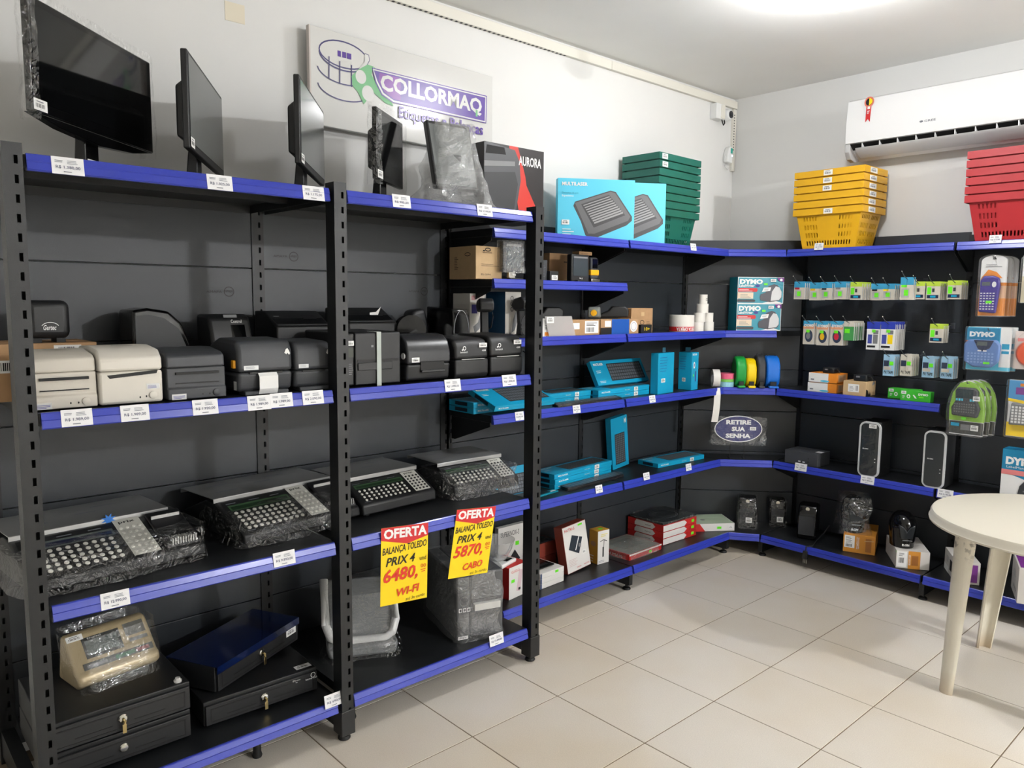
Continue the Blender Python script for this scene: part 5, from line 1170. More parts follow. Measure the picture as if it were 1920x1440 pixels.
for k, lab in enumerate(('bottom red and white carton of the pile topped with a glass scale', 'middle red and white carton of the pile topped with a glass scale', 'top red and white carton of the pile topped with a glass scale')):
    t = carton('scale_box', lab, 'box', A, B, zf_+k*hh, hh-.001, .28, CR, lambda w, d, h: {'print': front(w, h).poly([(0, .05), (.62, .05), (.7, .5), (.62, .95), (0, .95)], CW).rect(.84, .3, .92, .75, LIME), 'side_print': leftf(w, d, h).poly([(.2, .05), (.7, .05), (.78, .5), (.7, .95), (.25, .95), (.2, .5)], CW).text('balmak', .5, .4, .66, .6, INK)}, 'red and white scale cartons')
w = math.hypot(B.x-A.x, B.y-A.y); c = (A+B)/2; rz = math.atan2(B.y-A.y, B.x-A.x)
t = thing('glass_scale', 'dark glass body scale in film on the red and white pile', 'scale', (c.x, c.y, zf_+3*hh), rz)
MB(mat('smoke_glass', (46, 50, 50), .1)).box(-w*.5, w*.5, 0, .27, .004, .014).build('platform', t, bevel=.004); topf(w, .27, .014).ring(.5, .5, .3, .3, .006, CHAR).build('ring_print', t); MB(DARK).box(-w*.4, w*.4, 0.03, .25, 0, .004).build('feet', t)
bag(t, w, .27, .018, .006, 0, 12, .004, FILM, nu=48, nv=10, skirt=.0)
A, B = P(1304, 997, z=zf_), P(1377, 995, z=zf_)
t = carton('scale_box', 'flat white carton with pale green lid near the corner', 'box', A, B, zf_, .05, .22, CW, lambda w, d, h: {'print': front(w, h).poly([(0, 0), (.25, 0), (.1, 1), (0, 1)], CR).rect(.55, .3, .66, .6, LIME).sticker(.85, .3, .95, .7), 'top_print': topf(w, d, h).rect(.02, .02, .98, .98, mat('pale_green', (178, 196, 170), .3)).ell(.3, .4, .06, .06, GREY)})
# ---------------------------------------------------------------- goods on the right-hand rack
YU = YF3+FU3                                   # front line of its upper shelves
def ybx(name, label, cat, l, r, z, top, d, m, art=None, y=YU, y2=None, group=None):
    return bx(name, label, cat, l, r, z, top, d, m, art, y=y, y2=y2, group=group)
# mini computer, towers and carton
t = ybx('mini_computer', 'flat black mini computer near the corner', 'computer', (1471, 865), (1533, 870), ze_, (1471, 842), .16, CHAR, lambda w, d, h: {'print': front(w, h).rect(.42, .22, .49, .3, WHITE).rect(.55, .2, .62, .28, WHITE).ell(.72, .3, .015, .05, DARK).ell(.72, .55, .015, .05, DARK), 'top_sticker': topf(w, d, h).rect(.8, .3, .98, .6, WHITE)}, y=YU+.02)
def tower(label, l, r, top, wrapped, y, lean=0):
    A, B = P(*l, y=y), P(*r, y=y); w = B.x-A.x; h = P(l[0]+8, top, y=y).z-ze_
    t = thing('computer_tower', label, 'computer', ((A.x+B.x)/2, y, ze_), .06, 'slim computer towers'); d = .2
    MB(BPL).box(-w/2+.004, w/2-.004, .012, d, 0, h).build('case', t, bevel=.004)
    n = 8; R_ = w*.3
    def rr(e):
        o = []
        for cx, cz, a0 in ((w/2-R_, h-R_, 0), (-w/2+R_, h-R_, 90), (-w/2+R_, R_, 180), (w/2-R_, R_, 270)):
            for k in range(n+1):
                a = math.radians(a0+90*k/n); o.append((cx+(R_-e)*math.cos(a), cz+(R_-e)*math.sin(a)))
        return o
    MB(mat('silver_bezel', (205, 207, 208), .3)).prism(rr(0), 0, .014, 'y').build('bezel', t, smooth=True)
    MB(mat('tower_face', (46, 50, 52), .12)).prism(rr(w*.085), -.002, .001, 'y').build('front_panel', t)
    f = front(w, h, -.002); f.text('ELGIN', .2, .5, .46, .52, WHITE, bold=.03).ell(.8, .28, .03, .006, WHITE).ell(.8, .34, .03, .006, WHITE)
    if wrapped: f.sticker(.45, .89, .8, .96)
    f.build('logo', t)
    if wrapped: bag(t, w, .2, h*.98, .006, 0.001, 7, .004, SMOOTH, nu=40, nv=24, skirt=0)
    MB(BPL).tube([(-.02, d*.4, h+.005), (-.05, d*.3, h+.012), (-.08, d*.25, h+.004)], .002).build('wire', t)
    return t
tower('slim black computer tower wrapped in film with a silver rim', (1607, 895), (1646, 899), 789, True, YU+.005)
tower('slim black unwrapped computer tower with a silver rim', (1727, 916), (1768, 920), 806, False, YU+.005)
def art_manager(w, d, h):
    f = front(w, h); DB = mat('dymo_blue', (26, 132, 176), .4); f.rect(0, 0, 1, 1, WHITE).poly([(0, 1), (1, 1), (1, .35), (.7, .3), (.35, .45), (0, .55)], DB).text('DYMO', .06, .7, .62, .86, WHITE, bold=.06).text('LabelManager', .08, .62, .5, .68, WHITE).rect(.0, .5, .42, .6, mat('soft_red', (222, 128, 128), .5))
    f.poly([(.28, .06), (.32, .3), (.5, .56), (.72, .62), (.8, .5), (.66, .1), (.45, .02)], CHAR).poly([(.44, .42), (.54, .56), (.68, .58), (.64, .46)], ORG); k = f.k
    for j in range(4):
        for i in range(5): f.k = k; f.rect(.36+i*.06+j*.02, .12+j*.07, .39+i*.06+j*.02, .15+j*.07, GREY)
    g = leftf(w, d, h); g.rect(0, 0, 1, 1, DB)
    for j in range(4): g.rect(.2, .1+j*.2, .7, .2+j*.2, WHITE)
    return {'print': f, 'side_print': g}
ybx('label_maker_box', 'large blue and white carton reading DYMO behind the white table', 'box', (1874, 930), (1990, 945), ze_, (1874, 840), .1, mat('dymo_blue', (26, 132, 176), .4), art_manager, y=YU+.05)
# shelf above
def art_wo(w, d, h):
    f = front(w, h); f.rect(0, 0, .7, 1, WHITE).rect(.7, 0, 1, 1, ORG).ell(.58, .16, .16, .1, LCYAN).rect(.08, .2, .2, .35, GINK)
    return {'print': f, 'side_print': rightf(w, d, h).rect(.1, .1, .9, .9, mat('pale_orange', (214, 160, 104), .5)).bars(.2, .2, .8, .8, GREY, 10)}
zz = P(1516, 715, y=YU+.03).z
ybx('adapter_box', 'lower white and orange carton under its twin', 'box', (1514, 734), (1568, 737), zd_, (1514, 716), .14, ORG, art_wo, y=YU+.03)
ybx('adapter_box', 'upper white and orange carton carrying a black adapter', 'box', (1516, 716), (1569, 718), zz+.0005, (1516, 698), .14, ORG, art_wo, y=YU+.03)
z2 = P(1516, 698, y=YU+.03).z+.001
def gadget(label, px, py, z, s, y):
    c = P(px, py, y=y); t = thing('adapter', label, 'adapter', (c.x, y, z), -.1)
    MB(BPL).box(-.035*s, .035*s, 0, .07*s, 0, .034*s).build('body', t, bevel=.005); MB(GREY).box(-.02*s, .0, -.001, 0, .018*s, .026*s).build('port', t); MB(BPL).tube([(.035*s, .03, .02*s), (.05*s, .02, .028*s), (.055*s, .04, .005)], .004).build('cable', t, smooth=True)
gadget('small black adapter lying on the white and orange cartons', 1552, 697, z2, 1.0, YU+.06)
ybx('cardboard_box', 'light cardboard carton with torn print and a white label', 'box', (1580, 740), (1623, 745), zd_, (1580, 713), .13, KRAFT2, lambda w, d, h: {'print': front(w, h).rect(.22, .25, .7, .8, WHITE).lines(.28, .35, .5, .7, 4, GINK, .3).bars(.55, .35, .66, .7, INK, 5), 'side_print': rightf(w, d, h).poly([(0, 0), (.5, 0), (.5, .3), (.42, .1), (.36, .35), (.3, .1), (.2, .4), (0, .5)], DARK).poly([(.6, .7), (.9, .8), (.8, 1), (.65, .9)], GREY)}, y=YU+.01)
z3 = P(1580, 713, y=YU+.01).z+.001
gadget('chunky black adapter lying on the light cardboard carton', 1612, 711, z3, 1.15, YU+.03)
GB = mat('green_box', (60, 184, 50), .45)
def art_gd(w, d, h): return {'print': front(w, h).text('DYMO', .6, .6, .92, .82, WHITE, bold=.05).rect(.62, .38, .78, .5, LIME).ell(.28, .45, .06, .2, WHITE).ell(.28, .45, .03, .1, GB).poly([(.42, .6), (.5, .3), (.56, .3), (.46, .65)], WHITE).lines(.08, .25, .16, .55, 3, WHITE, .4).sticker(.04, .66, .2, .95)}
ybx('label_box', 'green label carton half hidden behind another green one', 'box', (1664, 746), (1720, 752), zd_, (1664, 727), .07, GB, art_gd, y=YU+.07)
ybx('label_box', 'green label carton with DYMO lettering fully showing', 'box', (1687, 755), (1744, 758), zd_, (1687, 731), .05, GB, art_gd, y=YU+.01)

# ---------------------------------------------------------------- hooks and hanging packs
YP = YF3+D3+.002
HOOKM = mat('hook_steel', (92, 96, 102), .35, metal=.6)
def card_art(f, kind, v):
    CY = mat('pack_cyan', (64, 160, 200), .4); CR_ = mat('pack_cream', (208, 200, 186), .45); LG = mat('pack_lime', (186, 214, 70), .4); LB = mat('pack_pale_blue', (150, 190, 220), .4)
    if kind == 'd1':
        f.rect(0, 0, 1, 1, CR_).rect(0, .66, 1, 1, CY).rect(.08, .55, .5, .66, v or CY).rect(.1, .1, .7, .5, mat('pack_grey', (176, 178, 172), .4)).rect(.3, .18, .62, .44, LIME)
    elif kind == 'lime':
        f.rect(0, 0, 1, 1, CR_).rect(.0, .74, 1, 1, LG).rect(.06, .3, .36, .68, LIME).rect(.42, .42, .6, .62, CHAR).rect(.06, .08, .9, .26, mat('pack_navy', (24, 44, 72), .4)).rect(.3, .12, .7, .22, CYAN)
    elif kind == 'letra':
        f.rect(0, 0, 1, 1, CR_).poly([(0, .78), (.7, .78), (1, .9), (1, 1), (0, 1)], CY).rect(0, .66, 1, .77, mat('pack_peach', (226, 160, 120), .4)).text('DYMO', .1, .74, .95, .86, WHITE, bold=.05).ell(.55, .36, .36, .26, mat('cassette_dark', (54, 64, 84), .3)).ell(.5, .36, .2, .14, v or GREY).rect(.3, .5, .62, .62, LIME)
    elif kind == 'greenp':
        f.rect(0, 0, 1, 1, mat('pack_green', (70, 150, 80), .4)).rect(0, .72, 1, 1, CR_).rect(.1, .38, .6, .6, LIME)
    elif kind == 'bw':
        f.rect(0, 0, 1, 1, WHITE).rect(0, .74, 1, 1, mat('pack_blue', (44, 62, 168), .4)).rect(.1, .22, .42, .54, mat('pack_indigo', (70, 80, 160), .4)).rect(.5, .22, .85, .54, v or GREY).rect(.5, .56, .88, .7, GREY).lines(.08, .08, .9, .16, 1, INK, .9).rect(.4, .62, .66, .72, LIME)
    elif kind == 'ez':
        f.rect(0, 0, 1, 1, v or LB).rect(.35, .7, 1, 1, v or LB).rect(.05, .45, .5, .72, mat('cassette_dark', (54, 64, 84), .3)).rect(.55, .5, .9, .68, LIME).rect(.05, .28, .7, .44, CR_).text('PX TAPE', .1, .1, .9, .24, INK, bold=.02)
def hang(kind, desc, px, top, bot, w, n, v=None, yfront=2.44, step=.022, hook_y=None):
    "a wire hook on the back panel with n packs hanging from it; px is the left pixel of the front pack"
    A = P(px, (top+bot)/2, y=yfront); zt = P(px, top, y=yfront).z; zb2 = P(px, bot, y=yfront).z; h = zt-zb2; cx = A.x+w/2
    hk = thing('display_hook', 'wire hook with ' + desc, 'hook', (cx, YP, zt-.012), 0, 'wire display hooks')
    MB(HOOKM).tube([(0, 0, 0), (0, -.02, .0), (0, -(YP-yfront)*.8, -.002), (0, -(YP-yfront)-.02, .002), (0, -(YP-yfront)-.06, .016), (0, -(YP-yfront)-.1, .042)], .0022, 6).build('wire', hk, smooth=True)
    MB(CHROME).lathe([(.0005, -.004), (.0035, -.002), (.0035, .002), (.0005, .004)], (0, -(YP-yfront)-.1, .042), 10).build('tip', hk, smooth=True)
    MB(HOOKM).box(-.012, .012, -.003, 0, -.02, .014).build('back_plate', hk, bevel=.001)
    first = None
    for k in range(n):
        pos = (cx+.0015*(k % 3)-.002, yfront+k*step, zb2)
        if first is None:
            t = thing('tape_pack', 'outermost of the hanging ' + desc, 'tape pack', pos, .03, desc)
            mb = MB(WHITE)
            pr = [(-w/2, 0), (w/2, 0), (w/2, h*.88), (w/2-.012, h), (.012, h), (.009, h-.008), (-.009, h-.008), (-.012, h), (-w/2+.012, h), (-w/2, h*.88)]
            mb.prism(pr, 0, .003, 'y').build('card', t)
            MB(mat('pack_case', (70, 72, 72), .4)).box(-w*.44, w*.44, -.009, 0, h*.06, h*.7).build('case', t, bevel=.002)
            f = Face((-w/2, -.009, 0), (1, 0, 0), (0, 0, 1), w, h); card_art(f, kind, v)
            # keep the print on the case and on the card header
            f.build('print', t); first = t
        else:
            c = copy_tree(first); c['label'] = 'one of the ' + desc + ', behind the outermost'; c.location = pos; c.rotation_euler = (0, 0, .03+random.Random(k+px).uniform(-.05, .05))
cy = mat('v_red', (196, 40, 60), .4); yl = mat('v_yellow', (230, 180, 30), .4)
R1 = [('d1', 'cyan-topped tape packs with a red stripe', 1491, 528, 561, cy, 5), ('d1', 'cyan-topped tape packs with a yellow stripe', 1520, 530, 563, yl, 3), ('d1', 'cyan-topped tape packs with a dark stripe', 1541, 529, 562, CHAR, 4), ('d1', 'cyan-topped tape packs with a pale stripe', 1567, 528, 561, GREY, 5), ('lime', 'lime-topped tape packs beside the pale-striped ones', 1596, 529, 562, None, 6), ('d1', 'cyan-topped tape packs with a black stripe', 1635, 532, 563, INK, 3), ('d1', 'cyan-topped tape packs with a wide yellow stripe', 1656, 532, 562, YEL, 5), ('d1', 'tall cyan-topped tape packs with a green stripe', 1690, 520, 562, LIME, 2), ('lime', 'lime-topped tape packs beside the tall cyan-topped one', 1711, 528, 561, None, 4), ('lime', 'lime-topped tape packs in the middle of the lime ones', 1739, 528, 562, None, 6), ('lime', 'lime-topped tape packs beside the bare rack post', 1778, 526, 561, None, 5)]
for k, d_, px, a, b_, v, n in R1: hang(k, d_, px, a, b_, .07, n, v, yfront=2.395 if d_.startswith('tall') else 2.44)
R2 = [('letra', 'letter tape packs with dark cassettes', 1508, 601, 645, .068, GREY, 4), ('letra', 'letter tape packs with yellow cassettes', 1533, 602, 647, .072, yl, 4), ('letra', 'letter tape packs with red cassettes', 1559, 602, 647, .075, cy, 4), ('greenp', 'green tape packs with cream headers', 1584, 602, 638, .06, None, 7), ('bw', 'blue-headed white tape packs with grey square', 1627, 603, 655, .075, GREY, 4), ('bw', 'blue-headed white tape packs with yellow square', 1653, 603, 656, .08, YEL, 7), ('lime', 'lime-topped tape packs hanging alone in the second row', 1745, 607, 642, .07, None, 4)]
for k, d_, px, a, b_, w, v, n in R2: hang(k, d_, px, a, b_, w, n, v, yfront=2.42)
LBm = mat('ez_blue', (160, 200, 226), .4); LCm = mat('ez_cream', (214, 208, 194), .4)
for k, d_, px, a, b_, v, n in [('ez', 'pale blue die-cut tape packs under the yellow squares', 1658, 664, 704, LBm, 4), ('ez', 'cream die-cut tape packs between pale blue ones', 1690, 664, 704, LCm, 5), ('ez', 'pale blue die-cut tape packs beside the cream ones', 1731, 668, 707, LBm, 5), ('ez', 'pale blue die-cut tape packs nearest the green blister packs', 1766, 668, 709, LBm, 4)]: hang(k, d_, px, a, b_, .062, n, v, yfront=2.42)

# big blister packs
def outline(kind, w, h):
    if kind == 'arch': return [(-w/2, 0), (w/2, 0), (w/2, h*.9)] + [(w/2*math.cos(a*math.pi/10), h*.9+h*.1*math.sin(a*math.pi/10)) for a in range(1, 10)] + [(-w/2, h*.9)]
    if kind == 'dome': return [(-w*.46, 0), (w*.46, 0), (w*.48, h*.25)] + [(w/2*math.cos(a*math.pi/14), h*.42+h*.58*math.sin(a*math.pi/14)) for a in range(0, 15)] + [(-w*.48, h*.25)]
    return [(-w/2, 0), (w/2, 0), (w/2, h), (-w/2, h)]
def blister(label, px, top, bot, wpx, y, kind, art, n, cat='label maker', dome=None):
    A = P(px, bot, y=y); B = P(px+wpx, bot, y=y); zt = P(px+wpx/2, top, y=y).z; zb2 = A.z; w = B.x-A.x; h = zt-zb2
    hk = thing('display_hook', 'wire hook with the ' + label.split(' on a')[0].split(' with')[0], 'hook', ((A.x+B.x)/2, YP, zt-.02), 0, 'wire display hooks')
    MB(HOOKM).tube([(0, 0, 0), (0, -(YP-y)*.7, -.002), (0, -(YP-y)-.02, 0), (0, -(YP-y)-.03, .012)], .0022, 6).build('wire', hk, smooth=True)
    for k in range(n):
        t = thing('blister_pack', label if k == 0 else ('next' if k == 1 else 'rearmost') + ' pack behind the ' + label.split(' on a')[0].split(' with')[0], 'blister pack', ((A.x+B.x)/2+k*.012, y+k*.05, zb2), .02)
        o = outline(kind, w*.94, h*.97)
        MB(WHITE).prism([(a, c+h*.015) for a, c in o], .006, .009, 'y').build('card', t)
        f = Face((-w/2, .006, 0), (1, 0, 0), (0, 0, 1), w, h)
        art(f, t, w, h) ; f.build('print', t)
        MB(BLIS).prism(outline(kind, w, h), -.034, .01, 'y').build('blister', t, bevel=.008, seg=3)
def keys(f, m, a, b_, nx, ny, du, dv, su, sv, t=None):
    k = f.k
    for j in range(ny):
        for i in range(nx): f.k = k; f.rect(a+i*du, b_+j*dv, a+i*du+su, b_+j*dv+sv, m)
def art_purple(f, t, w, h):
    f.rect(.02, .02, .98, .3, mat('letra_orange', (240, 150, 62), .4)).rect(.02, .3, .98, .5, mat('letra_peach', (236, 190, 150), .4)).poly([(.05, .62), (.3, .76), (.6, .72), (.98, .55), (.98, .5), (.05, .5)], ORG).rect(.55, .55, .98, .62, WHITE).poly([(.42, .92), (.58, .92), (.5, .97)], DARK).lines(.2, .8, .8, .86, 2, GREY, .3)
    dm = mat('maker_purple', (62, 48, 140), .3)
    b_ = MB(dm).prism([(-w*.42, h*.08), (w*.2, h*.06), (w*.26, h*.3), (w*.3, h*.5), (w*.26, h*.62), (w*.05, h*.66), (-w*.3, h*.66), (-w*.42, h*.58)], -.022, .004, 'y').build('label_maker', t, bevel=.008, seg=3)
    g = Face((-w/2, -.0225, 0), (1, 0, 0), (0, 0, 1), w, h); g.rect(.16, .5, .46, .56, LCDG).ell(.6, .52, .08, .045, WPL); keys(g, WPL, .13, .12, 5, 7, .11, .042, .07, .016); g.rect(.34, .22, .56, .26, LIME); g.build('keypad', b_)
blister('purple handheld label maker pack with orange card', 1831, 477, 594, 52, 2.42, 'arch', art_purple, 3)
def art_blue(f, t, w, h):
    f.rect(.02, .02, .98, .98, LCYAN).rect(.0, .68, .72, .96, mat('dymo_blue', (26, 132, 176), .4)).text('DYMO', .06, .76, .62, .88, WHITE, bold=.06).rect(0, .6, .7, .68, mat('letra_peach2', (226, 140, 110), .4)).rect(.74, .1, .98, .98, WHITE).rect(.78, .5, .94, .62, CYAN).rect(.78, .4, .94, .46, CYAN)
    b_ = MB(mat('maker_blue', (98, 132, 190), .3)).prism([(-w*.5, h*.2), (-w*.3, h*.08), (w*.1, h*.08), (w*.26, h*.22), (w*.28, h*.58), (w*.2, h*.7), (-w*.42, h*.7), (-w*.52, h*.6)], -.024, .004, 'y').build('label_maker', t, bevel=.01, seg=3)
    g = Face((-w/2, -.0245, 0), (1, 0, 0), (0, 0, 1), w, h); g.poly([(.2, .69), (.64, .69), (.56, .52), (.42, .44), (.3, .5)], mat('maker_navy', (40, 48, 78), .3)).rect(.28, .57, .5, .66, LCDG); keys(g, mat('maker_key', (140, 168, 214), .3), .08, .18, 8, 4, .075, .065, .045, .035); g.rect(.3, .44, .38, .47, WHITE).rect(.42, .44, .5, .47, WHITE).rect(.44, .16, .58, .21, LIME); g.build('keypad', b_)
blister('light blue keyboard label maker pack with DYMO header', 1808, 612, 693, 86, 2.38, 'rect', art_blue, 2)
def art_green(f, t, w, h):
    LGm = mat('lm_green', (150, 205, 70), .4); f.poly([(.04, .26), (.96, .26), (.97, .5), (.9, .75), (.72, .93), (.5, .97), (.28, .93), (.1, .75), (.03, .5)], LGm).rect(.06, .03, .94, .25, mat('lm_dark', (62, 64, 62), .4)).rect(.1, .16, .32, .22, CYAN).rect(.36, .1, .6, .2, GREY).sticker(.62, .1, .82, .2)
    b_ = MB(CHAR).prism([(-w*.36, h*.36), (w*.3, h*.34), (w*.36, h*.5), (w*.28, h*.62), (w*.3, h*.8), (w*.2, h*.86), (-w*.24, h*.86), (-w*.3, h*.8), (-w*.28, h*.62), (-w*.38, h*.5)], -.026, .004, 'y').build('label_maker', t, bevel=.008, seg=3)
    g = Face((-w/2, -.0265, 0), (1, 0, 0), (0, 0, 1), w, h); g.rect(.26, .68, .68, .83, mat('lm_screen', (36, 54, 58), .2)); keys(g, mat('lm_key', (110, 112, 112), .4), .2, .42, 9, 4, .062, .045, .04, .025); keys(g, LCYAN, .24, .625, 3, 1, .07, .1, .05, .04); keys(g, LCYAN, .6, .625, 2, 1, .07, .1, .05, .04); g.sticker(.68, .64, .86, .72).rect(.42, .3, .54, .34, LIME); g.build('keypad', b_)
blister('green domed label maker pack with black keypad', 1774, 711, 813, 72, 2.33, 'dome', art_green, 3)
def art_red(f, t, w, h):
    f.rect(.02, .02, .98, .98, mat('pack_pale', (222, 210, 204), .4)).rect(.1, .72, .9, .8, mat('soft_red', (222, 128, 128), .5))
    MB(mat('maker_red', (222, 84, 44), .3)).lathe([(.001, -.02), (w*.36, -.018), (w*.42, -.006), (w*.42, .004)], (0, 0, h*.42), 28, 'y').build('label_maker', t, smooth=True)
blister('red round label maker pack with pale card', 1897, 620, 692, 70, 2.40, 'dome', art_red, 1)
def art_wh(f, t, w, h):
    f.rect(.02, .02, .98, .98, mat('pack_ivory', (226, 216, 186), .4)).rect(.02, .55, .98, .98, WHITE).text('PT', .3, .7, .7, .8, INK)
    MB(BPL).prism([(-w*.3, h*.1), (w*.3, h*.1), (w*.34, h*.5), (-w*.34, h*.5)], -.02, .004, 'y').build('label_maker', t, bevel=.008)
blister('ivory and white label maker pack with black device', 1911, 476, 569, 56, 2.42, 'arch', art_wh, 1)
def art_kbp(f, t, w, h):
    f.rect(.02, .02, .98, .26, YEL).poly([(.02, .66), (.98, .6), (.98, .98), (.02, .98)], mat('kb_blue', (70, 150, 205), .4)).rect(.2, .74, .9, .86, PURP).rect(.3, .88, .9, .93, ORG).poly([(.02, .62), (.98, .55), (.98, .6), (.02, .67)], YEL)
    b_ = MB(GREY).prism([(-w*.4, h*.22), (w*.42, h*.24), (w*.42, h*.55), (-w*.36, h*.6)], -.02, .004, 'y').build('label_maker', t, bevel=.006)
    g = Face((-w/2, -.0205, 0), (1, 0, 0), (0, 0, 1), w, h); keys(g, WPL, .16, .26, 8, 6, .09, .05, .06, .035); g.build('keypad', b_)
blister('yellow and blue pack with a white keyboard device', 1883, 712, 818, 76, 2.36, 'rect', art_kbp, 1)

# ---------------------------------------------------------------- bottom shelf of the right-hand rack
def speaker(label, l, r, top, bagged, d=.13):
    A, B = P(*l, z=zf_), P(*r, z=zf_); w = math.hypot(B.x-A.x, B.y-A.y); h = fit(l, r, zf_, (l[0], top))[3]
    t = thing('desktop_speaker', label, 'speaker', ((A.x+B.x)/2, (A.y+B.y)/2, zf_), math.atan2(B.y-A.y, B.x-A.x))
    MB(BGL).prism([(.008, 0), (0, .02), (.004, h*.68), (.03, h*.93), (.06, h), (d, h*.97), (d, 0)], -w*.48, w*.48).build('cabinet', t, bevel=.012, seg=3)
    MB(mat('speaker_cloth', (44, 45, 47), .8, bump=.5, bscale=900)).prism([(-.002, .03), (.002, h*.66), (.006, h*.66), (.006, .03)], -w*.4, w*.4).build('grille', t)
    MB(CHROME).lathe([(.014, 0), (.012, -.003), (.0001, -.004)], (0, .022, h*.86), 20, 'y').build('badge', t, smooth=True)
    if bagged:
        bag(t, w, d, h, .01, 0, int(l[0]), .008, FILM, nu=48, nv=22, skirt=.008)
        Face((-w*.08, -.016, h*.22), (1, 0, 0), (0, 0, 1), .04, .035).sticker(0, 0, 1, 1).build('sticker', t)
    return t
speaker('black desktop speaker in a crinkled bag with a lime tag near the corner', (1383, 990), (1417, 993), 932, True)
speaker('small black speaker in shrink film with a white sticker', (1442, 988), (1473, 990), 936, True, .115)
t = speaker('black desktop speaker with its cable and plug over the rail', (1492, 1009), (1529, 1015), 944, False)
o = P(1510, 1035, y=YF3-.03); L0 = t.location
inv = Matrix.Rotation(-t.rotation_euler.z, 4, 'Z')
def tl(p_): return tuple(inv @ (Vector(p_)-Vector(L0)))
MB(BPL).tube([tl(q) for q in (P(1555, 985, z=zf_+.08), P(1545, 1000, z=zf_+.03), P(1530, 1014, z=zf_+.01), (o.x+.03, YF3-.005, zf_+.012), (o.x, YF3-.024, zf_+.004), (o.x, YF3-.028, zf_-.05))], .004).build('cable', t, smooth=True)
MB(BPL).prism([(o.x-.018-L0[0], -.02), (o.x+.018-L0[0], -.02), (o.x+.012-L0[0], .03), (o.x-.012-L0[0], .03)], YF3-.04-L0[1], YF3-.024-L0[1], 'y').xf(inv @ Matrix.Translation((0, 0, -.05))).build('plug', t, bevel=.003)
for k in range(3): MB(CHROME).tube([tl((o.x-.01+k*.01, YF3-.032, zf_-.07)), tl((o.x-.01+k*.01, YF3-.032, zf_-.095))], .0022, 6).build('plug_pin', t)
# cartons with devices
ORB = mat('orange_card', (205, 138, 48), .55)
def art_or(w, d, h): return {'print': front(w, h).rect(.04, .25, .36, .92, WHITE).lines(.08, .5, .3, .88, 6, INK, .3).bars(.08, .3, .3, .45, INK, 9).rect(.7, .12, .88, .85, mat('orange_dark', (160, 100, 40), .5)).text('BR-400', .42, .2, .5, .9, WHITE).stroke([(.66, .7), (.95, .75)], .004, KRAFT2), 'side_print': leftf(w, d, h).rect(.02, .02, .98, .98, mat('device_white', (214, 210, 204), .55))}
bx('device_box', 'orange and white carton carrying a bagged black reader', 'box', (1580, 1033), (1640, 1042), zf_, (1580, 999), .285, ORB, art_or)
hb2 = fit((1580, 1033), (1640, 1042), zf_, (1580, 999))[3]
def reader(label, l, r, top, z, bagged):
    A, B = P(*l, z=z), P(*r, z=z); w = math.hypot(B.x-A.x, B.y-A.y); h = fit(l, r, z, (l[0], top))[3]
    t = thing('counter_reader', label, 'scanner', ((A.x+B.x)/2, (A.y+B.y)/2, z+.001), math.atan2(B.y-A.y, B.x-A.x))
    def g(u, v):
        a = u*2*math.pi; k = math.sqrt(max(0, 1-(max(0, v-.55)/.45)**2)) if v > .55 else .86+.14*v/.55
        return (w*.5*k*math.cos(a), .09+.095*k*math.sin(a), h*v)
    MB(BGL).grid(g, 32, 18, wrap=True).build('shell', t, smooth=True)
    MB(mat('reader_window', (34, 38, 42), .05)).prism([(-w*.22, h*.3), (w*.22, h*.3), (w*.3, h*.7), (w*.1, h*.62), (0, h*.5), (-w*.1, h*.62), (-w*.3, h*.7)], -.012, .04, 'y').build('window', t, bevel=.004)
    front(w, h, -.012).text('ELGIN', .34, .1, .6, .16, WHITE, bold=.02).rect(.35, .25, .7, .27, GREY).build('logo', t)
    if bagged: bag(t, w, .18, h, .012, 0, 41, .012, FILM, nu=56, nv=24, skirt=.01)
    return t
reader('black counter reader in a crinkled bag on the orange carton', (1578, 999), (1628, 1003), 932, zf_+hb2, True)
CDW = mat('device_white', (214, 210, 204), .55)
def art_wh2(w, d, h): return {'print': front(w, h).rect(.02, .08, .32, .95, WHITE).bars(.08, .3, .24, .6, INK, 8).lines(.08, .7, .24, .9, 3, INK, .3).rect(.36, 0, .72, 1, ORB).rect(.46, .2, .66, .75, mat('orange_dark', (160, 100, 40), .5)).text('BR-520', .38, .2, .43, .8, WHITE), 'side_print': leftf(w, d, h).ell(.5, .5, .02, .04, GREY).rect(.96, .85, .99, .95, LIME)}
bx('device_box', 'white and orange carton carrying a bare black reader', 'box', (1679, 1064), (1742, 1070), zf_, (1679, 1031), .3, CDW, art_wh2)
hb3 = fit((1679, 1064), (1742, 1070), zf_, (1679, 1031))[3]
reader('bare glossy black counter reader on the white and orange carton', (1672, 1028), (1724, 1032), 962, zf_+hb3, False)
A, B = P(1790, 1093, z=zf_), P(1745, 1048, z=zf_)
def art_pw(w, d, h): return {'side_print': leftf(w, d, h).rect(0, 0, .4, .3, WHITE).rect(.5, .25, .85, .75, INK).lines(.2, .5, .44, .8, 4, GINK, .3), 'print': front(w, h).rect(.1, .1, .9, .9, PURP)}
bx('device_box', 'white carton with a black window and purple end behind the table leg', 'box', (1790, 1093), (1836, 1098), zf_, (1790, 1052), .26, CDW, art_pw)
bx('device_box', 'white carton with purple top at the end of the bottom shelf', 'box', (1906, 1131), (1975, 1142), zf_, (1906, 1064), .26, CDW, lambda w, d, h: {'top_print': topf(w, d, h).rect(.05, .05, .95, .95, PURP), 'side_print': leftf(w, d, h).text('BALANCA', .35, .2, .8, .3, GREY, bold=.02).lines(.3, .55, .7, .75, 3, GREY, .2)})

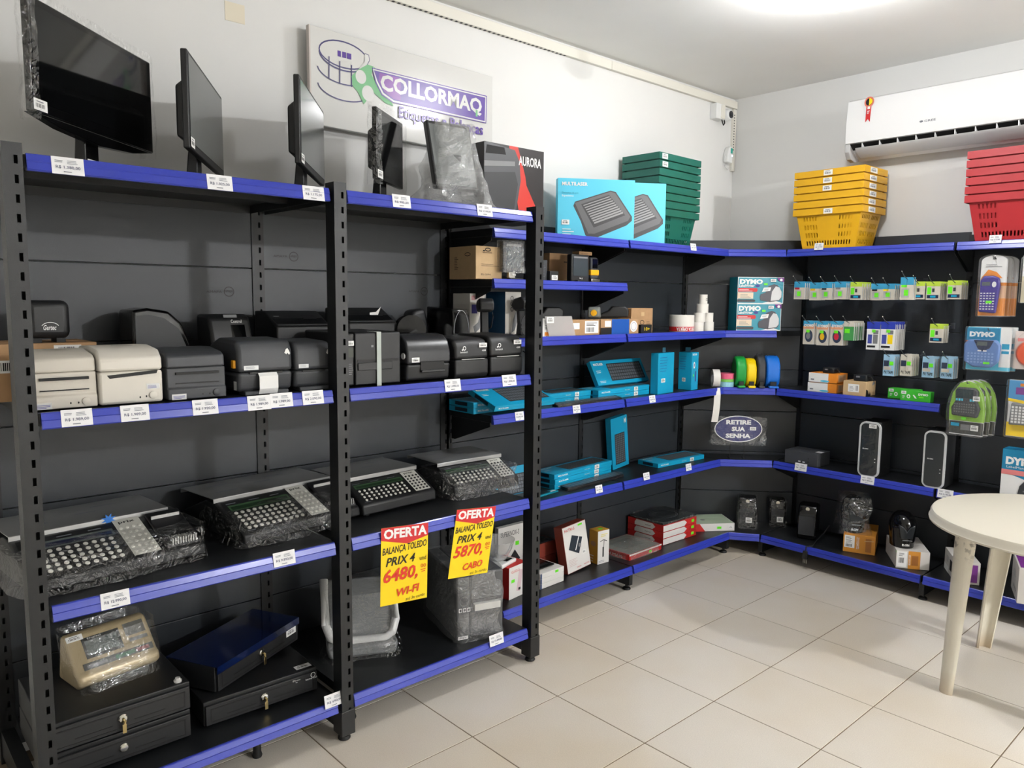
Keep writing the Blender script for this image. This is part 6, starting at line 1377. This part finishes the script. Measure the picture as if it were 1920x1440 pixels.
# ---------------------------------------------------------------- price tags
TAGP = mat('tag_paper', (236, 236, 238), .55)
def price_tag(px, py, text, hint, rack='x', val=None, small=False):
    w, h = (.056, .042) if small else (.078, .047)
    if rack == 'x': c = P(px, py, x=val); o = Vector((val, c.y, c.z)); rz = math.pi/2
    else: c = P(px, py, y=val); o = Vector((c.x, val, c.z)); rz = 0
    t = thing('price_tag', 'white price tag ' + hint, 'price tag', o, rz, 'paper price tags')
    up = Vector((0, .18, 1)).normalized()
    mb = MB(TAGP); c0 = Vector((-w/2, -.001, -h/2)); r_ = Vector((1, 0, 0)); n = r_.cross(up)
    q = [c0, c0+r_*w, c0+r_*w+up*h, c0+up*h]
    mb.add([v-n*.0006 for v in q]+q, [(0, 1, 2, 3), (4, 5, 6, 7), (0, 1, 5, 4), (1, 2, 6, 5), (2, 3, 7, 6), (3, 0, 4, 7)]).build('paper', t)
    f = Face(c0, r_, up, w, h, .0008); f.text(text, .12, .3, .88, .5, mat('tag_ink', (92, 96, 120), .6), bold=.015).lines(.1, .68, .4, .84, 2, GINK, .4).lines(.48, .62, .9, .86, 3, GINK, .35).lines(.35, .12, .6, .18, 1, GINK, .8); f.build('lettering', t)
fx = XF+.005+.0185
for a in ((128, 311, 'R$ 1.380,00', 'reading 1.380,00 under the large glossy monitor'), (413, 342, 'R$ 1.025,00', 'reading 1.025,00 under the second monitor'), (589, 362, 'R$ 1.175,00', 'reading 1.175,00 by the middle post under a monitor'), (754, 377, 'R$ 985,00', 'reading 985,00 under the small film-wrapped monitor'), (910, 394, 'R$ 2.210,00', 'reading 2.210,00 under the bagged sales terminal'),
    (145, 783, 'R$ 1.989,00', 'reading 1.989,00 under the two-slit beige printer'), (254, 774, 'R$ 1.989,00', 'reading 1.989,00 under the pale beige printer'), (386, 763, 'R$ 1.920,00', 'reading 1.920,00 under the charcoal two-slit printer'), (487, 755, 'R$ 1.989,00', 'reading 1.989,00 under the orange-latch printer'), (529, 750, 'R$ 1.989,00', 'reading 1.989,00 touching another tag under the orange-latch printer'), (588, 745, 'R$ 2.090,00', 'reading 2.090,00 under the half hidden charcoal printer'), (850, 722, 'R$ 1.090,00', 'reading 1.090,00 under the rounded satin printer'), (956, 713, 'R$ 1.090,00', 'reading 1.090,00 under the last logo printer by the end post'),
    (217, 1124, 'R$ 12.990,00', 'reading 12.990,00 under the blue-starred scale'), (534, 1047, 'R$ 9.890,00', 'reading 9.890,00 under the second bagged scale'), (932, 1199, 'R$ 10.490,00', 'reading 10.490,00 under the large bagged printer'), (628, 1312, 'R$ 690,00', 'on the bottom rail curling against the middle post')):
    price_tag(*a, 'x', fx+.001)
f2 = XF2-FU+.0185
for a in ((1301, 463, 'R$ 75,90', 'on the top rail under the green baskets'), (975, 780, 'R$ 85,90', 'under the askew keyboard box by the end post'), (1082, 767, 'R$ 95,90', 'under the loose keyboard of the upper shelf'), (1224, 748, 'R$ 89,90', 'on the rail under the slim blue carton'), (1124, 917, 'R$ 79,90', 'under the loose keyboard of the lower shelf'), (1213, 893, 'R$ 69,90', 'on the rail near the upright keyboard box'), (1292, 876, 'R$ 69,90', 'on the rail under the single flat keyboard box')):
    price_tag(*a, 'x', f2+.001, True)
for a in ((1535, 462, 'R$ 57,90', 'on the top rail under the yellow baskets', YF3+.165), (1866, 448, 'R$ 57,90', 'on the top rail under the red baskets', YF3+.165), (1501, 876, 'R$ 1.890,00', 'under the mini computer', YU), (1626, 900, 'R$ 2.490,00', 'under the film-wrapped tower', YU), (1772, 926, 'R$ 2.190,00', 'under the unwrapped tower', YU)):
    price_tag(*a[:4], 'y', a[4]-.0195, a[1] < 500)

# ---------------------------------------------------------------- white plastic table
TP = bpy.data.materials.new('worn_table_plastic'); TP.use_nodes = True; nt = TP.node_tree; N = nt.nodes.new; L = nt.links.new; b = nt.nodes['Principled BSDF']
tc = N('ShaderNodeTexCoord'); sx = N('ShaderNodeSeparateXYZ'); L(tc.outputs['Object'], sx.inputs[0])
n1 = N('ShaderNodeTexNoise'); n1.inputs['Scale'].default_value = 45; n1.inputs['Detail'].default_value = 5; L(tc.outputs['Object'], n1.inputs['Vector'])
n2 = N('ShaderNodeTexNoise'); n2.inputs['Scale'].default_value = 6; n2.inputs['Detail'].default_value = 4; L(tc.outputs['Object'], n2.inputs['Vector'])
r1_ = N('ShaderNodeMapRange'); r1_.inputs['From Min'].default_value = .10; r1_.inputs['From Max'].default_value = .0; L(sx.outputs['Z'], r1_.inputs['Value'])   # rusty feet
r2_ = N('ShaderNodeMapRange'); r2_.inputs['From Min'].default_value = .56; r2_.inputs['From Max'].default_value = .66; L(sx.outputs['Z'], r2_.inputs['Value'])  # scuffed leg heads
def mul(a, c):
    m_ = N('ShaderNodeMath'); m_.operation = 'MULTIPLY'; m_.use_clamp = True; L(a, m_.inputs[0])
    if isinstance(c, float): m_.inputs[1].default_value = c
    else: L(c, m_.inputs[1])
    return m_.outputs[0]
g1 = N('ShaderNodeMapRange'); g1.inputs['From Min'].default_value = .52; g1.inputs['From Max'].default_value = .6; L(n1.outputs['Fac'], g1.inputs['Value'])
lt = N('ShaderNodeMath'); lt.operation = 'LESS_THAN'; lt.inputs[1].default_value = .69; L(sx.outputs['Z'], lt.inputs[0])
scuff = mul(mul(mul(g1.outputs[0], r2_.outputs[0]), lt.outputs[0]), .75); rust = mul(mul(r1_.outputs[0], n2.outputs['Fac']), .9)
m1 = N('ShaderNodeMixRGB'); m1.inputs[1].default_value = (*lin((226, 220, 204)), 1); m1.inputs[2].default_value = (*lin((182, 148, 102)), 1); L(rust, m1.inputs[0])
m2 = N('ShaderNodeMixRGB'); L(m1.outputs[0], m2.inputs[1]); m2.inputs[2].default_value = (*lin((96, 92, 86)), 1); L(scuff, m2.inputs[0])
L(m2.outputs[0], b.inputs['Base Color']); b.inputs['Roughness'].default_value = .45
TZ = .735
t = thing('plastic_table', 'round off-white plastic garden table with worn legs', 'table', (.886, 1.58, 0), 0)
R = .478
MB(TP).lathe([(.001, TZ), (R-.02, TZ), (R-.006, TZ-.004), (R, TZ-.014), (R+.002, TZ-.034), (R+.006, TZ-.038), (R+.004, TZ-.046), (R-.008, TZ-.046), (R-.012, TZ-.02), (.001, TZ-.018)], n=72, caps=False).build('tabletop', t, smooth=True)
for sx_, sy_ in ((-1, -1), (-1, 1), (1, -1), (1, 1)):
    bx_, by_ = sx_*.295, sy_*.30; tx, ty = sx_*.255, sy_*.26
    if (sx_, sy_) == (-1, -1): bx_, by_ = .608-.886, 1.259-1.58
    if (sx_, sy_) == (-1, 1): bx_, by_ = .572-.886, 1.835-1.58
    a0 = math.atan2(sy_, sx_); mb = MB(TP)
    def ring(cx, cy_, r_, z):
        o = []
        for k in range(13):                       # rounded outer face
            a = a0+math.radians(-88+176*k/12); o.append((cx+r_*math.cos(a), cy_+r_*math.sin(a), z))
        for k in range(13):                       # hollow back of the gutter-shaped leg
            a = a0+math.radians(88-176*k/12); o.append((cx-.004*math.cos(a0)+(r_-.008)*math.cos(a), cy_-.004*math.sin(a0)+(r_-.008)*math.sin(a), z))
        return o
    q0, q1 = ring(bx_, by_, .034, 0), ring(tx, ty, .055, TZ-.022); m_ = len(q0)
    mb.add(q0+q1, [list(range(m_-1, -1, -1)), list(range(m_, 2*m_))]+[(k, (k+1) % m_, m_+(k+1) % m_, m_+k) for k in range(m_)])
    mb.build('leg', t, smooth=True)
